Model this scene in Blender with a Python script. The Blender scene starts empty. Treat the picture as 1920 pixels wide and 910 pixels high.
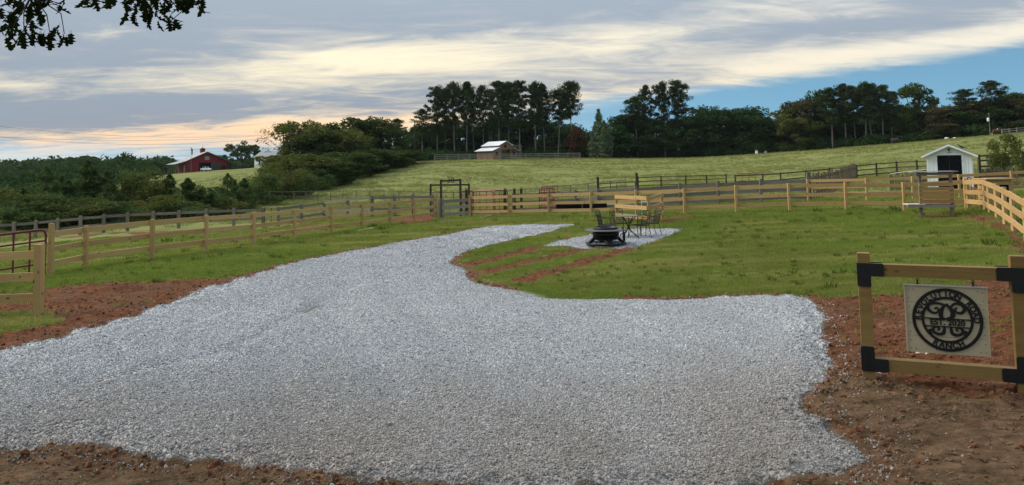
import bpy, bmesh, math, random
import numpy as np
from mathutils import Vector, Matrix, Quaternion

# ------------------------------------------------------------------ camera, sky, sun, exposure
scene = bpy.context.scene
C = scene.collection
F, CX, CY, PW, PH = 1420.0, 960.0, 206.0, 1920.0, 910.0      # focal length and principal point in photo pixels
PITCH, ROLL, CAM = math.radians(4.0), math.radians(-1.0), Vector((0, 0, 2.5))
cam_data = bpy.data.cameras.new('camera')
cam = bpy.data.objects.new('camera', cam_data)
C.objects.link(cam)
CAMR = Matrix.Rotation(math.pi / 2 + PITCH, 3, 'X') @ Matrix.Rotation(ROLL, 3, 'Z')
cam.matrix_world = Matrix.Translation(CAM) @ CAMR.to_4x4()
cam_data.sensor_width = 36.0
cam_data.lens = 36.0 * F / PW
cam_data.shift_y = -(PH / 2 - CY) / PW
cam_data.clip_start, cam_data.clip_end = 0.05, 6000
scene.camera = cam

SUN_AZ, SUN_EL = math.radians(-70), math.radians(40)         # azimuth from +Y, negative = towards the left
sun_data = bpy.data.lights.new('sun', 'SUN')
sun_data.energy = 2.4
sun_data.angle = math.radians(42)
sun_data.color = (1.0, 0.93, 0.82)
sun = bpy.data.objects.new('sun', sun_data)
C.objects.link(sun)
sdir = Vector((math.sin(SUN_AZ) * math.cos(SUN_EL), math.cos(SUN_AZ) * math.cos(SUN_EL), math.sin(SUN_EL)))
sun.rotation_euler = sdir.to_track_quat('Z', 'Y').to_euler()
scene.view_settings.view_transform = 'Standard'
scene.view_settings.look = 'None'
scene.view_settings.gamma = 1.0
scene.view_settings.exposure = 0.62
scene.view_settings.use_curve_mapping = False
scene.render.engine = 'CYCLES'
scene.cycles.max_bounces = 5
scene.cycles.diffuse_bounces = 2
scene.cycles.glossy_bounces = 2
scene.cycles.transmission_bounces = 3
scene.cycles.transparent_max_bounces = 4
scene.cycles.use_denoising = True
scene.cycles.caustics_reflective = False
scene.cycles.caustics_refractive = False


class E:
    """a node socket with arithmetic"""
    def __init__(s, nt, sock): s.nt, s.s = nt, sock
    def _m(s, op, *a):
        n = s.nt.nodes.new('ShaderNodeMath'); n.operation = op
        for i, v in enumerate((s,) + a):
            if isinstance(v, E): s.nt.links.new(v.s, n.inputs[i])
            else: n.inputs[i].default_value = v
        return E(s.nt, n.outputs[0])
    def __add__(s, o): return s._m('ADD', o)
    __radd__ = __add__
    def __sub__(s, o): return s._m('SUBTRACT', o)
    def __rsub__(s, o): return (s * -1.0) + o
    def __mul__(s, o): return s._m('MULTIPLY', o)
    __rmul__ = __mul__
    def __truediv__(s, o): return s._m('DIVIDE', o)
    def mx(s, o): return s._m('MAXIMUM', o)
    def mn(s, o): return s._m('MINIMUM', o)
    def pw(s, o): return s._m('POWER', o)
    def clamp(s): return s.mx(0.0).mn(1.0)
    def exp(s): return s._m('EXPONENT')
    def step(s, a, b):
        n = s.nt.nodes.new('ShaderNodeMapRange'); n.interpolation_type = 'SMOOTHSTEP'
        s.nt.links.new(s.s, n.inputs[0]); n.inputs[1].default_value = a; n.inputs[2].default_value = b
        return E(s.nt, n.outputs[0])


def lk(nt, a, b):
    if isinstance(a, E): nt.links.new(a.s, b)
    elif isinstance(a, (tuple, list)) and len(a) == 3 and len(b.default_value) == 4: b.default_value = (*a, 1)
    else: b.default_value = a


def nmix(nt, f, a, b):
    n = nt.nodes.new('ShaderNodeMix'); n.data_type = 'RGBA'
    lk(nt, f, n.inputs['Factor']); lk(nt, a, n.inputs[6]); lk(nt, b, n.inputs[7])
    return E(nt, n.outputs[2])


def nvec(nt, x, y, z):
    n = nt.nodes.new('ShaderNodeCombineXYZ')
    for i, v in enumerate((x, y, z)): lk(nt, v, n.inputs[i])
    return E(nt, n.outputs[0])


def nnoise(nt, vec, scale, detail=4, rough=0.55, dist=0.0):
    n = nt.nodes.new('ShaderNodeTexNoise')
    if vec is not None: lk(nt, vec, n.inputs['Vector'])
    n.inputs['Scale'].default_value = scale; n.inputs['Detail'].default_value = detail
    n.inputs['Roughness'].default_value = rough; n.inputs['Distortion'].default_value = dist
    return E(nt, n.outputs['Fac'])


def nvoro(nt, vec, scale, out='Distance', feature='F1'):
    n = nt.nodes.new('ShaderNodeTexVoronoi'); n.feature = feature
    if vec is not None: lk(nt, vec, n.inputs['Vector'])
    n.inputs['Scale'].default_value = scale
    return E(nt, n.outputs[out])


def ncoord(nt, which='Object'):
    return E(nt, nt.nodes.new('ShaderNodeTexCoord').outputs[which])


def nscale(nt, v, sc, add=None):
    n = nt.nodes.new('ShaderNodeMapping'); lk(nt, v, n.inputs[0]); n.inputs['Scale'].default_value = sc
    if isinstance(add, tuple): n.inputs['Location'].default_value = add; add = None
    if add is not None: lk(nt, add, n.inputs['Location'])
    return E(nt, n.outputs[0])


def nsep(nt, v):
    n = nt.nodes.new('ShaderNodeSeparateXYZ'); lk(nt, v, n.inputs[0])
    return [E(nt, o) for o in n.outputs]


world = bpy.data.worlds.new('World')
scene.world = world
world.use_nodes = True
wt = world.node_tree
wt.nodes.clear()
SKY_STRENGTH = 0.06
sky = wt.nodes.new('ShaderNodeTexSky')
sky.sky_type = 'NISHITA'
sky.sun_disc = False
sky.sun_elevation = SUN_EL
sky.sun_rotation = SUN_AZ
sky.air_density, sky.dust_density, sky.ozone_density = 1.0, 0.0, 1.5
d = ncoord(wt, 'Generated')
sk_v = nscale(wt, d, (1, 1, 0.85), (0.0, 0.0, 0.16))
wt.links.new(sk_v.s, sky.inputs[0])
dx, dy, dz = nsep(wt, d)
up = dz.mx(0.0)
az = dx._m('ARCTAN2', dy)
inv = 1.0 / 1.0
den = up + 0.10
u, v = dx / den, dy / den
# long thin streaks of cloud, lying almost level as seen across the view
warp = nnoise(wt, nvec(wt, u * 0.35, v * 0.35, 3.1), 1.0, 3)
pv = nvec(wt, u * 0.62 + v * 0.16 + warp * 1.1, v * 0.9 + warp * 1.2, 7.3)
n1 = nnoise(wt, pv, 1.0, 9, 0.58, 0.4)
n2 = nnoise(wt, nvec(wt, u * 0.95 - v * 0.22 + warp * 0.7, v * 1.9, 1.7), 1.6, 10, 0.66, 0.9)
n3 = nnoise(wt, nvec(wt, u * 0.3, v * 0.5, 12.4), 0.9, 6, 0.55)


def gauss(a0, sa, e0, se, tilt=0.0):
    a = (az - a0) / sa
    b = (up - e0 - (az - a0) * tilt) / se
    return ((a * a + b * b) * -0.5).exp()


bright = (n1 - 0.5) * 2.1 + (n2 - 0.5) * 1.2 + 0.14 + gauss(-0.28, 0.30, 0.120, 0.022, 0.05) * 0.45 + gauss(-0.35, 0.30, 0.040, 0.010, 0.07) * 0.50 + gauss(-0.18, 0.16, 0.058, 0.012, 0.05) * 0.40 - gauss(-0.45, 0.35, 0.075, 0.016, 0.04) * 0.30 + gauss(0.05, 0.35, 0.17, 0.045, 0.05) * 0.28 \
    + gauss(0.55, 0.30, 0.120, 0.018, 0.085) * 0.75 - gauss(-0.45, 0.30, 0.175, 0.030) * 0.30 - gauss(-0.1, 0.5, 0.215, 0.02) * 0.25 - gauss(0.55, 0.25, 0.165, 0.015, 0.09) * 0.40
glow = gauss(-0.50, 0.38, 0.026, 0.020, 0.07)
bright = bright + glow * (n2 - 0.38) * 2.2
dark_c = nmix(wt, glow, (0.215, 0.252, 0.298), (0.25, 0.26, 0.29))
light_c = nmix(wt, gauss(-0.30, 0.6, 0.10, 0.12), (0.52, 0.505, 0.46), (0.66, 0.585, 0.43))
light_c = nmix(wt, glow, light_c, (0.80, 0.53, 0.31))
cloud_c = nmix(wt, bright.step(0.02, 0.98), dark_c, light_c)
# clear blue opens low down to the right, and in a thin slot low on the left
edge = up - (az * 0.095 + 0.062) + (n3 - 0.5) * 0.055 + (n2 - 0.5) * 0.035
side = (az + 0.12).step(-0.05, 0.30)
cover_right = edge.step(-0.008, 0.018)
low_left = ((up - 0.030 + (n2 - 0.5) * 0.05 + (n3 - 0.5) * 0.03).step(-0.02, 0.02))
cover = cover_right * side + (low_left * 0.55 + 0.45) * (1.0 - side)
cover = (cover * (0.90 + (n2 - 0.45).step(-0.3, 0.1) * 0.10)).clamp()
k = wt.nodes.new('ShaderNodeVectorMath'); k.operation = 'SCALE'
lk(wt, cloud_c, k.inputs[0]); lk(wt, (up * 2.0 + 1.0) * (1.04 / 1.2 / SKY_STRENGTH), k.inputs['Scale'])      # overcast law: brighter overhead
blue = wt.nodes.new('ShaderNodeVectorMath'); blue.operation = 'MULTIPLY'
wt.links.new(sky.outputs[0], blue.inputs[0]); blue.inputs[1].default_value = (1.06, 1.42, 1.36)
col = nmix(wt, cover, E(wt, blue.outputs[0]), E(wt, k.outputs[0]))
bg = wt.nodes.new('ShaderNodeBackground'); bg.inputs['Strength'].default_value = SKY_STRENGTH
lk(wt, col, bg.inputs['Color'])
wo = wt.nodes.new('ShaderNodeOutputWorld')
wt.links.new(bg.outputs[0], wo.inputs[0])

# ------------------------------------------------------------------ measuring: photo pixels to points of the place
rng = np.random.default_rng(7)
random.seed(7)
CAMR_np = np.array(CAMR)


def ray(px, py):
    d = CAMR @ Vector(((px - CX) / F, -(py - CY) / F, -1.0))
    return d / d.y                                  # scaled so that one unit is one metre of depth


def at(px, py, Y):
    return CAM + ray(px, py) * Y


def vnoise(x, y, seed=0):
    """smooth value noise, 0..1"""
    xi, yi = np.floor(x).astype(np.int64), np.floor(y).astype(np.int64)
    fx, fy = x - xi, y - yi
    fx, fy = fx * fx * (3 - 2 * fx), fy * fy * (3 - 2 * fy)
    def h(a, b):
        n = (a * 374761393 + b * 668265263 + seed * 974711) & 0x7fffffff
        n = ((n ^ (n >> 13)) * 1274126177) & 0x7fffffff
        return ((n ^ (n >> 16)) & 0xffff) / 65535.0
    return (h(xi, yi) * (1 - fx) + h(xi + 1, yi) * fx) * (1 - fy) + (h(xi, yi + 1) * (1 - fx) + h(xi + 1, yi + 1) * fx) * fy


def fbm(x, y, seed=0, n=4):
    s, a, t = 0.0, 1.0, 0.0
    for i in range(n):
        s = s + a * vnoise(x * 2 ** i, y * 2 ** i, seed + i); t += a; a *= 0.5
    return s / t


# base points (pixel, pixel, depth) of the fence posts, also used to lay the ground
YARD_LEFT = [(95, 520, 19.6), (160, 508, 20.9), (285, 488, 22.3), (387, 475, 24.6), (475.5, 462, 27.0), (552, 452, 29.4), (621, 440, 32.0),
             (679, 432, 34.4), (732, 424, 37.0), (777, 417, 39.4), (819, 412, 41.8)]
YARD_BACK = [(881, 409.5, 40.3), (954, 409, 38.8), (1029, 408, 37.4), (1108.6, 407, 36.0), (1194, 405.5, 34.8), (1284, 403.5, 33.6), (1381, 400.5, 32.8),
             (1481, 398.5, 32.0), (1587, 397, 31.2), (1696, 395, 30.5), (1812, 393, 29.9)]
YARD_RIGHT = [(1848, 395, 28.2), (1857, 402, 27.0), (1870, 409, 25.6), (1885, 419, 24.0), (1901, 432, 22.4), (1926, 452, 20.4), (1975, 480, 18.2), (2050, 512, 16.2)]
OLD_LEFT = [(-30, 456, 50), (25, 452, 50), (66, 448, 50), (107, 444, 50), (150, 440, 50), (194, 432, 50.5), (239, 431, 51), (287, 431, 51), (335, 431, 51),
            (386, 428, 51), (438, 425, 51), (493, 421, 51)]
OLD_MID = [(522, 427, 48.5), (565, 424, 48.5), (608, 410, 50), (652, 410, 47.5), (698, 411, 45.5), (740, 408, 45.0), (775, 407, 45.0), (812, 407, 45.0)]
OLD_RIGHT = [(963, 402, 47), (1080, 400, 45.5), (1122, 396, 44.5), (1193, 393, 43.5), (1276, 386, 43), (1348, 383, 42.6), (1428, 381, 42.2), (1516, 379, 41.8)]

ctrl = []                                            # X, Y, z
def cp(px, py, Y):
    p = at(px, py, Y); ctrl.append((p.x, p.y, p.z))
for L in (YARD_LEFT[::2], YARD_BACK[::2], YARD_RIGHT[::2], OLD_LEFT[1::3], OLD_MID[::3], OLD_RIGHT[::3]):
    for q in L: cp(*q)
def cpz(px, py, z):
    d_ = ray(px, py); Y = (z - CAM.z) / d_.z; ctrl.append((d_.x * Y, Y, z))
for q in [(960, 910, 0.30), (480, 910, 0.28), (0, 910, 0.25), (1450, 910, 0.36), (1900, 910, 0.42), (1630, 713, 0.40), (1900, 745, 0.42), (1300, 720, 0.22), (960, 720, 0.16), (500, 720, 0.13), (0, 780, 0.15), (1560, 640, 0.32),
          (960, 600, 0.05), (500, 600, 0.0), (1500, 560, 0.22), (1200, 560, 0.08), (845, 490, -0.14), (650, 480, -0.18), (1150, 465, -0.04), (1284, 430, 0.02), (960, 440, -0.2), (0, 662, 0.05), (300, 572, -0.04), (75, 590, 0.0),
          (1920, 520, 0.34), (1890, 470, 0.28), (1700, 480, 0.22), (1500, 450, 0.12)]: cpz(*q)
for q in [(1757, 408, 28),
          (1785, 355, 50), (1644, 332, 77), (1464, 346, 85), (1200, 357, 80), (860, 378, 88), (530, 379, 88), (1000, 330, 130), (1300, 325, 125), (1550, 312, 120),
          (1900, 330, 60), (1905, 295, 100), (800, 335, 120),
          (480, 376, 90), (560, 360, 108), (640, 336, 130), (700, 318, 150), (760, 305, 165), (900, 299.5, 180), (1090, 297, 190), (1300, 296, 190), (1450, 287.5, 182),
          (1650, 272.5, 170), (1850, 255.5, 160), (2050, 240, 160),
          (0, 417, 68), (160, 414, 70), (320, 408, 72), (420, 398, 75), (0, 420, 110), (150, 410, 120), (250, 385, 140),
          (340, 345, 170), (440, 325, 190), (380, 321, 230), (455, 318, 235), (510, 312, 200), (-200, 440, 60), (-300, 430, 100)]: cp(*q)
for a in (-1.2, -0.6, 0, 0.6, 1.2): ctrl.append((2.0 * math.sin(a), 2.0 * math.cos(a), 0.52))
for px, Y, z in ((760, 230, 2.0), (900, 260, 2.5), (1090, 280, 2.5), (1300, 280, 2.0), (1450, 270, 2.5), (1650, 250, 3.6), (1850, 240, 5.0), (2100, 240, 6),
                 (0, 300, -3), (150, 300, -3), (0, 600, 1), (250, 420, -2), (300, 700, 1), (450, 420, 0), (450, 700, 1), (960, 700, 0), (1500, 700, 0), (1900, 700, 2),
                 (-300, 300, -4), (-300, 700, 0), (0, 2500, 0), (960, 2500, 0), (1900, 2500, 0)):
    p = at(px, 305, Y); ctrl.append((p.x, p.y, z))
ctrl = np.array(ctrl)


def _uv(x, y):
    r = np.sqrt(x * x + y * y) + 1e-9
    return np.stack([x / r * 3.2, np.log(np.maximum(r, 1.5)) * 1.6], -1)


def _phi(r2): return 0.5 * r2 * np.log(r2 + 1e-12)
_K = _uv(ctrl[:, 0], ctrl[:, 1])
_n = len(_K)
_A = np.zeros((_n + 3, _n + 3))
_A[:_n, :_n] = _phi(((_K[:, None] - _K[None]) ** 2).sum(-1)) + np.eye(_n) * 0.004
_A[:_n, _n] = 1; _A[:_n, _n + 1:] = _K
_A[_n:, :_n] = _A[:_n, _n:].T
_w = np.linalg.solve(_A, np.concatenate([ctrl[:, 2], np.zeros(3)]))


def terrain(x, y):
    x, y = np.asarray(x, float), np.asarray(y, float)
    sh = x.shape
    P = _uv(x.ravel(), y.ravel())
    out = np.empty(len(P))
    for i in range(0, len(P), 40000):
        q = P[i:i + 40000]
        out[i:i + 40000] = _phi(((q[:, None] - _K[None]) ** 2).sum(-1)) @ _w[:_n] + _w[_n] + q @ _w[_n + 1:]
    return out.reshape(sh)


def tz(x, y): return float(terrain(np.array([x]), np.array([y]))[0])


def on_ground(px, py):
    d = ray(px, py)
    Y = np.geomspace(2.5, 400, 1500)
    g = terrain(d.x * Y, Y) - (CAM.z + d.z * Y)
    i = np.argmax(g > 0)
    if g[i] <= 0: i = len(Y) - 1
    j = max(i - 1, 0)
    t = g[j] / (g[j] - g[i]) if g[i] != g[j] else 0
    y = Y[j] + (Y[i] - Y[j]) * t
    return np.array((d.x * y, y))


def ground_poly(pts): return np.array([on_ground(*p) for p in pts])


def sd_poly(x, y, poly):
    """signed distance to a polygon's edge, positive inside"""
    x, y = np.asarray(x, float), np.asarray(y, float)
    d2 = np.full(x.shape, 1e18); inside = np.zeros(x.shape, bool)
    for i in range(len(poly)):
        ax, ay = poly[i]; bx, by = poly[(i + 1) % len(poly)]
        ex, ey = bx - ax, by - ay
        t = np.clip(((x - ax) * ex + (y - ay) * ey) / (ex * ex + ey * ey + 1e-12), 0, 1)
        d2 = np.minimum(d2, (x - ax - t * ex) ** 2 + (y - ay - t * ey) ** 2)
        c = ((ay > y) != (by > y)) & (x < (bx - ax) * (y - ay) / (by - ay + 1e-12) + ax)
        inside ^= c
    return np.where(inside, 1, -1) * np.sqrt(d2)


def sd_line(x, y, pts):
    d2 = np.full(np.asarray(x).shape, 1e18)
    for (ax, ay), (bx, by) in zip(pts[:-1], pts[1:]):
        ex, ey = bx - ax, by - ay
        t = np.clip(((x - ax) * ex + (y - ay) * ey) / (ex * ex + ey * ey + 1e-12), 0, 1)
        d2 = np.minimum(d2, (x - ax - t * ex) ** 2 + (y - ay - t * ey) ** 2)
    return np.sqrt(d2)


def sstep(a, b, x):
    t = np.clip((x - a) / (b - a), 0, 1); return t * t * (3 - 2 * t)


GRAVEL = ground_poly([(1085, 421), (1020, 422), (960, 423), (905, 427), (870, 433), (840, 441), (780, 450), (720, 461), (650, 474), (580, 487), (540, 496), (490, 511), (440, 525),
    (400, 536), (350, 553), (300, 573), (250, 593), (200, 608), (150, 622), (100, 637), (50, 650), (0, 662), (-120, 700), (-300, 760), (-300, 850), (0, 845), (60, 850), (110, 846),
    (150, 838), (175, 836), (200, 850), (260, 858), (320, 862), (380, 866), (430, 862), (450, 880), (470, 888), (560, 893), (640, 905), (760, 918), (960, 930), (1200, 932), (1400, 925),
    (1500, 905), (1560, 890), (1630, 870), (1642, 856), (1600, 830), (1560, 800), (1520, 775), (1508, 755), (1530, 735), (1555, 715), (1562, 690), (1555, 660), (1545, 640), (1556, 600),
    (1550, 585), (1530, 570), (1510, 560), (1440, 556), (1350, 560), (1250, 562), (1130, 563), (1030, 560), (985, 548), (930, 537), (890, 530), (875, 515), (870, 503), (850, 497),
    (845, 490), (870, 474), (920, 460), (960, 450), (1010, 440), (1050, 430)])
PAD = ground_poly([(1015, 462), (1060, 450), (1110, 440), (1150, 431), (1210, 430.5), (1284, 429.5), (1250, 445), (1215, 457), (1180, 468), (1140, 467), (1095, 466), (1060, 463)])
STRIPS = [ground_poly(s) for s in ([(872, 500), (905, 491), (960, 478), (1012, 464)], [(903, 512), (960, 500), (1030, 484), (1093, 468)], [(984, 525), (1040, 508), (1110, 488), (1176, 468)])]
DIRT_LEFT = ground_poly([(-250, 590), (0, 556), (70, 545), (130, 533), (250, 528), (330, 527), (430, 521), (490, 508), (520, 505), (440, 535), (300, 585), (150, 635), (0, 680), (-250, 740)])
TURF_LEFT = ground_poly([(-250, 610), (0, 588), (75, 588), (128, 600), (90, 612), (40, 622), (0, 628), (-250, 680)])
DIRT_RIGHT = ground_poly([(1500, 575), (1535, 558), (1600, 556), (1690, 551), (1760, 553), (1840, 526), (1920, 521), (2100, 520), (2400, 700), (1900, 760), (1700, 735), (1540, 720), (1480, 650)])
DIRT_TRACK = ground_poly([(1790, 408), (1835, 402), (1860, 405), (1920, 436), (2050, 520), (2000, 540), (1925, 490), (1893, 462), (1868, 432), (1820, 415)])
TAN = ground_poly([(-400, 780), (0, 800), (200, 815), (460, 840), (900, 895), (1450, 905), (1500, 850), (1480, 760), (1560, 715), (1700, 728), (1920, 745), (2500, 720), (2500, 1300), (960, 2600), (-600, 1300)])
PADDOCK = [ground_poly(s) for s in ([(90, 462), (200, 448), (330, 443), (480, 441), (560, 438), (620, 431), (680, 421), (760, 411), (735, 409), (650, 414), (560, 424), (470, 432), (330, 432), (200, 436), (80, 450)],
                                    [(735, 410), (780, 405), (826, 404), (828, 413), (800, 419), (750, 422), (722, 419)], [(1243, 411), (1262, 405), (1300, 405), (1290, 412), (1255, 420), (1225, 421)],
                                    [(1700, 405), (1720, 402), (1830, 402), (1840, 408), (1770, 412), (1705, 411)])]


def masks(x, y):
    """red clay, tan dirt and gravel cover (0..1) at points of the ground"""
    jag = (fbm(x * 2.2, y * 2.2, 3) - 0.5) * 0.5 + (fbm(x * 9, y * 9, 13, 3) - 0.5) * 0.22
    far = np.clip(np.hypot(x, y) / 18, 0.6, 2.5)
    red = sstep(-0.12, 0.18, sd_poly(x, y, DIRT_LEFT) + jag)
    red = red * (1 - sstep(-0.08, 0.12, sd_poly(x, y, TURF_LEFT) + jag))
    red = np.maximum(red, sstep(-0.12, 0.18, sd_poly(x, y, DIRT_RIGHT) + jag))
    red = np.maximum(red, 0.85 * sstep(-0.4, 0.4, sd_poly(x, y, DIRT_TRACK) + jag * 2.2))
    for s in STRIPS: red = np.maximum(red, sstep(0.03, 0.30, 0.50 - sd_line(x, y, s) + jag * 0.8))
    for i, s in enumerate(PADDOCK): red = np.maximum(red, (0.85 if i == 0 else 0.9) * sstep(-0.6, 0.7, sd_poly(x, y, s) + jag * 2.5) * (sstep(0.32, 0.60, fbm(x * 0.45, y * 0.8, 33, 3)) if i == 0 else 1.0))
    g = np.maximum(sd_poly(x, y, GRAVEL), sd_poly(x, y, PAD))
    rim = sstep(0.45, 0.05, np.abs(g) + jag * 0.5) * sstep(0.33, 0.55, fbm(x * 0.9, y * 0.9, 31) + 0.25 * sstep(1.0, -3.0, x)) * 0.95    # broken bare rim along the stone
    red = np.maximum(red, rim)
    tan = sstep(-0.25, 0.35, sd_poly(x, y, TAN) + jag * 1.6)
    return red, tan, g + jag * 0.28


def micro(x, y, red, tan):
    """small lumps of the ground"""
    r = np.hypot(x, y)
    near = np.clip(1.4 - r / 40, 0, 1)
    lump = (fbm(x * 0.8, y * 3.2, 5) - 0.5) * 0.15 + (fbm(x * 5, y * 8, 8) - 0.5) * 0.10 + (fbm(x * 15, y * 19, 9, 2) - 0.5) * 0.045
    soft = (fbm(x * 0.35, y * 0.5, 21) - 0.5) * 0.10
    return near * (red * lump + tan * lump * 0.40 + (1 - np.maximum(red, tan)) * soft * 0.5) + (1 - near) * soft * 2.0

# ------------------------------------------------------------------ object helpers
WM = {}


def link(o, parent=None, M=None):
    C.objects.link(o)
    M = M or Matrix.Identity(4)
    if parent is not None:
        o.parent = parent
        o.matrix_parent_inverse = WM[parent.name].inverted()
    o.matrix_basis = M
    WM[o.name] = M
    return o


def tag(o, label=None, cat=None, group=None, kind=None):
    if label: o['label'] = label
    if cat: o['category'] = cat
    if group: o['group'] = group
    if kind: o['kind'] = kind
    return o


def thing(name, loc, label, cat, group=None):
    o = bpy.data.objects.new(name, None)
    o.empty_display_size = 0.1
    return tag(link(o, None, Matrix.Translation(Vector(loc))), label, cat, group)


def mesh_np(name, verts, faces, mats=(), smooth=False):
    """faces: one (n,k) array or a list of such arrays"""
    me = bpy.data.meshes.new(name)
    verts = np.asarray(verts, np.float32)
    if isinstance(faces, np.ndarray): faces = [faces]
    faces = [f for f in faces if len(f)]
    me.vertices.add(len(verts)); me.vertices.foreach_set('co', verts.ravel())
    idx = np.concatenate([f.ravel() for f in faces]).astype(np.int32)
    tot = np.concatenate([np.full(len(f), f.shape[1]) for f in faces]).astype(np.int32)
    me.loops.add(len(idx)); me.loops.foreach_set('vertex_index', idx)
    me.polygons.add(len(tot))
    me.polygons.foreach_set('loop_start', np.concatenate([[0], np.cumsum(tot)[:-1]]).astype(np.int32))
    me.polygons.foreach_set('loop_total', tot)
    if smooth: me.polygons.foreach_set('use_smooth', np.ones(len(tot), bool))
    me.update(calc_edges=True)
    for m in mats: me.materials.append(m)
    return me


def obj(name, me, parent=None, M=None):
    return link(bpy.data.objects.new(name, me), parent, M)


class MB:
    """collects simple shapes into ONE mesh"""
    def __init__(s): s.v, s.f = [], []
    def add(s, vs, fs):
        b = len(s.v); s.v += [tuple(p) for p in vs]; s.f += [tuple(i + b for i in f) for f in fs]; return s
    def box(s, a, b, M=None):
        (x0, y0, z0), (x1, y1, z1) = a, b
        vs = [Vector(p) for p in ((x0, y0, z0), (x1, y0, z0), (x1, y1, z0), (x0, y1, z0), (x0, y0, z1), (x1, y0, z1), (x1, y1, z1), (x0, y1, z1))]
        if M: vs = [M @ p for p in vs]
        return s.add(vs, [(0, 3, 2, 1), (4, 5, 6, 7), (0, 1, 5, 4), (1, 2, 6, 5), (2, 3, 7, 6), (3, 0, 4, 7)])
    def beam(s, p, q, w, h):
        p, q = Vector(p), Vector(q)
        L = (q - p).length
        return s.box((0, -w / 2, -h / 2), (L, w / 2, h / 2), frame_m(p, q))
    def tube(s, pts, r, n=6, cap=True):
        pts = [Vector(p) for p in pts]
        rs = r if isinstance(r, (list, tuple)) else [r] * len(pts)
        b = len(s.v)
        up = Vector((0.13, 0.21, 1)).normalized()
        for i, p in enumerate(pts):
            t = (pts[min(i + 1, len(pts) - 1)] - pts[max(i - 1, 0)]).normalized()
            if abs(t.dot(up)) > 0.95: x = t.cross(Vector((1, 0.2, 0))).normalized()
            else: x = t.cross(up).normalized()
            y = t.cross(x)
            for j in range(n):
                a = 2 * math.pi * j / n
                s.v.append(tuple(p + (x * math.cos(a) + y * math.sin(a)) * rs[i]))
        for i in range(len(pts) - 1):
            for j in range(n):
                s.f.append((b + i * n + j, b + i * n + (j + 1) % n, b + (i + 1) * n + (j + 1) % n, b + (i + 1) * n + j))
        if cap:
            s.f.append(tuple(b + j for j in range(n))[::-1]); s.f.append(tuple(b + (len(pts) - 1) * n + j for j in range(n)))
        return s
    def lathe(s, prof, n=32, c=(0, 0, 0)):
        b = len(s.v); m = len(prof)
        for j in range(n):
            a = 2 * math.pi * j / n
            for r, z in prof: s.v.append((c[0] + r * math.cos(a), c[1] + r * math.sin(a), c[2] + z))
        for j in range(n):
            k = (j + 1) % n
            for i in range(m - 1):
                s.f.append((b + j * m + i, b + k * m + i, b + k * m + i + 1, b + j * m + i + 1))
        return s
    def prism(s, poly, y0, y1, M=None):
        """polygon in x,z pushed through y"""
        n = len(poly)
        vs = [Vector((x, y0, z)) for x, z in poly] + [Vector((x, y1, z)) for x, z in poly]
        if M: vs = [M @ p for p in vs]
        return s.add(vs, [tuple(range(n)), tuple(range(2 * n - 1, n - 1, -1))] + [(i, i + n, (i + 1) % n + n, (i + 1) % n) for i in range(n)])
    def build(s, name, mat, parent=None, M=None, smooth=False):
        me = bpy.data.meshes.new(name)
        me.from_pydata(s.v, [], s.f); me.update()
        bm = bmesh.new(); bm.from_mesh(me); bmesh.ops.recalc_face_normals(bm, faces=bm.faces); bm.to_mesh(me); bm.free()
        me.materials.append(mat)
        if smooth:
            for p in me.polygons: p.use_smooth = True
        return obj(name, me, parent, M)


def frame_m(p, q, upv=(0, 0, 1)):
    """matrix whose x runs from p to q"""
    p, q = Vector(p), Vector(q)
    x = (q - p).normalized(); upv = Vector(upv)
    if abs(x.dot(upv)) > 0.99: upv = Vector((0, 1, 0))
    y = upv.cross(x).normalized(); z = x.cross(y)
    return Matrix(((x.x, y.x, z.x, p.x), (x.y, y.y, z.y, p.y), (x.z, y.z, z.z, p.z), (0, 0, 0, 1)))


_unit = {}
def unit_box(mat, name):
    key = (mat.name, name)
    if key not in _unit:
        me = bpy.data.meshes.new(name)
        vs = [(x, y, z) for z in (-.5, .5) for y in (-.5, .5) for x in (0, 1)]
        me.from_pydata(vs, [], [(0, 2, 3, 1), (4, 5, 7, 6), (0, 1, 5, 4), (2, 6, 7, 3), (0, 4, 6, 2), (1, 3, 7, 5)])
        me.materials.append(mat); me.update(); _unit[key] = me
    return _unit[key]


def board(name, p, q, w, h, mat, parent=None, upv=(0, 0, 1)):
    """a sawn board from p to q, w thick and h high"""
    L = (Vector(q) - Vector(p)).length
    return obj(name, unit_box(mat, name), parent, frame_m(p, q, upv) @ Matrix.Diagonal((L, w, h, 1)))


_ucyl = {}
def pipe(name, p, q, r, mat, parent=None):
    key = (mat.name, name)
    if key not in _ucyl:
        b = MB().tube([(0, 0, 0), (1, 0, 0)], 1.0, 8)
        me = bpy.data.meshes.new(name); me.from_pydata(b.v, [], b.f); me.materials.append(mat)
        for f in me.polygons: f.use_smooth = len(f.vertices) == 4
        _ucyl[key] = me
    L = (Vector(q) - Vector(p)).length
    return obj(name, _ucyl[key], parent, frame_m(p, q) @ Matrix.Diagonal((L, r, r, 1)))


# ------------------------------------------------------------------ materials
def material(name, rough=0.8, spec=0.3):
    m = bpy.data.materials.new(name); m.use_nodes = True
    nt = m.node_tree; b = nt.nodes['Principled BSDF']
    b.inputs['Roughness'].default_value = rough
    b.inputs['Specular IOR Level'].default_value = spec
    return m, nt, b


def bump(nt, b, h, strength=0.5, dist=0.02):
    n = nt.nodes.new('ShaderNodeBump'); n.inputs['Strength'].default_value = strength; n.inputs['Distance'].default_value = dist
    lk(nt, h, n.inputs['Height']); nt.links.new(n.outputs[0], b.inputs['Normal'])


def orand(nt): return E(nt, nt.nodes.new('ShaderNodeObjectInfo').outputs['Random'])


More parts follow.
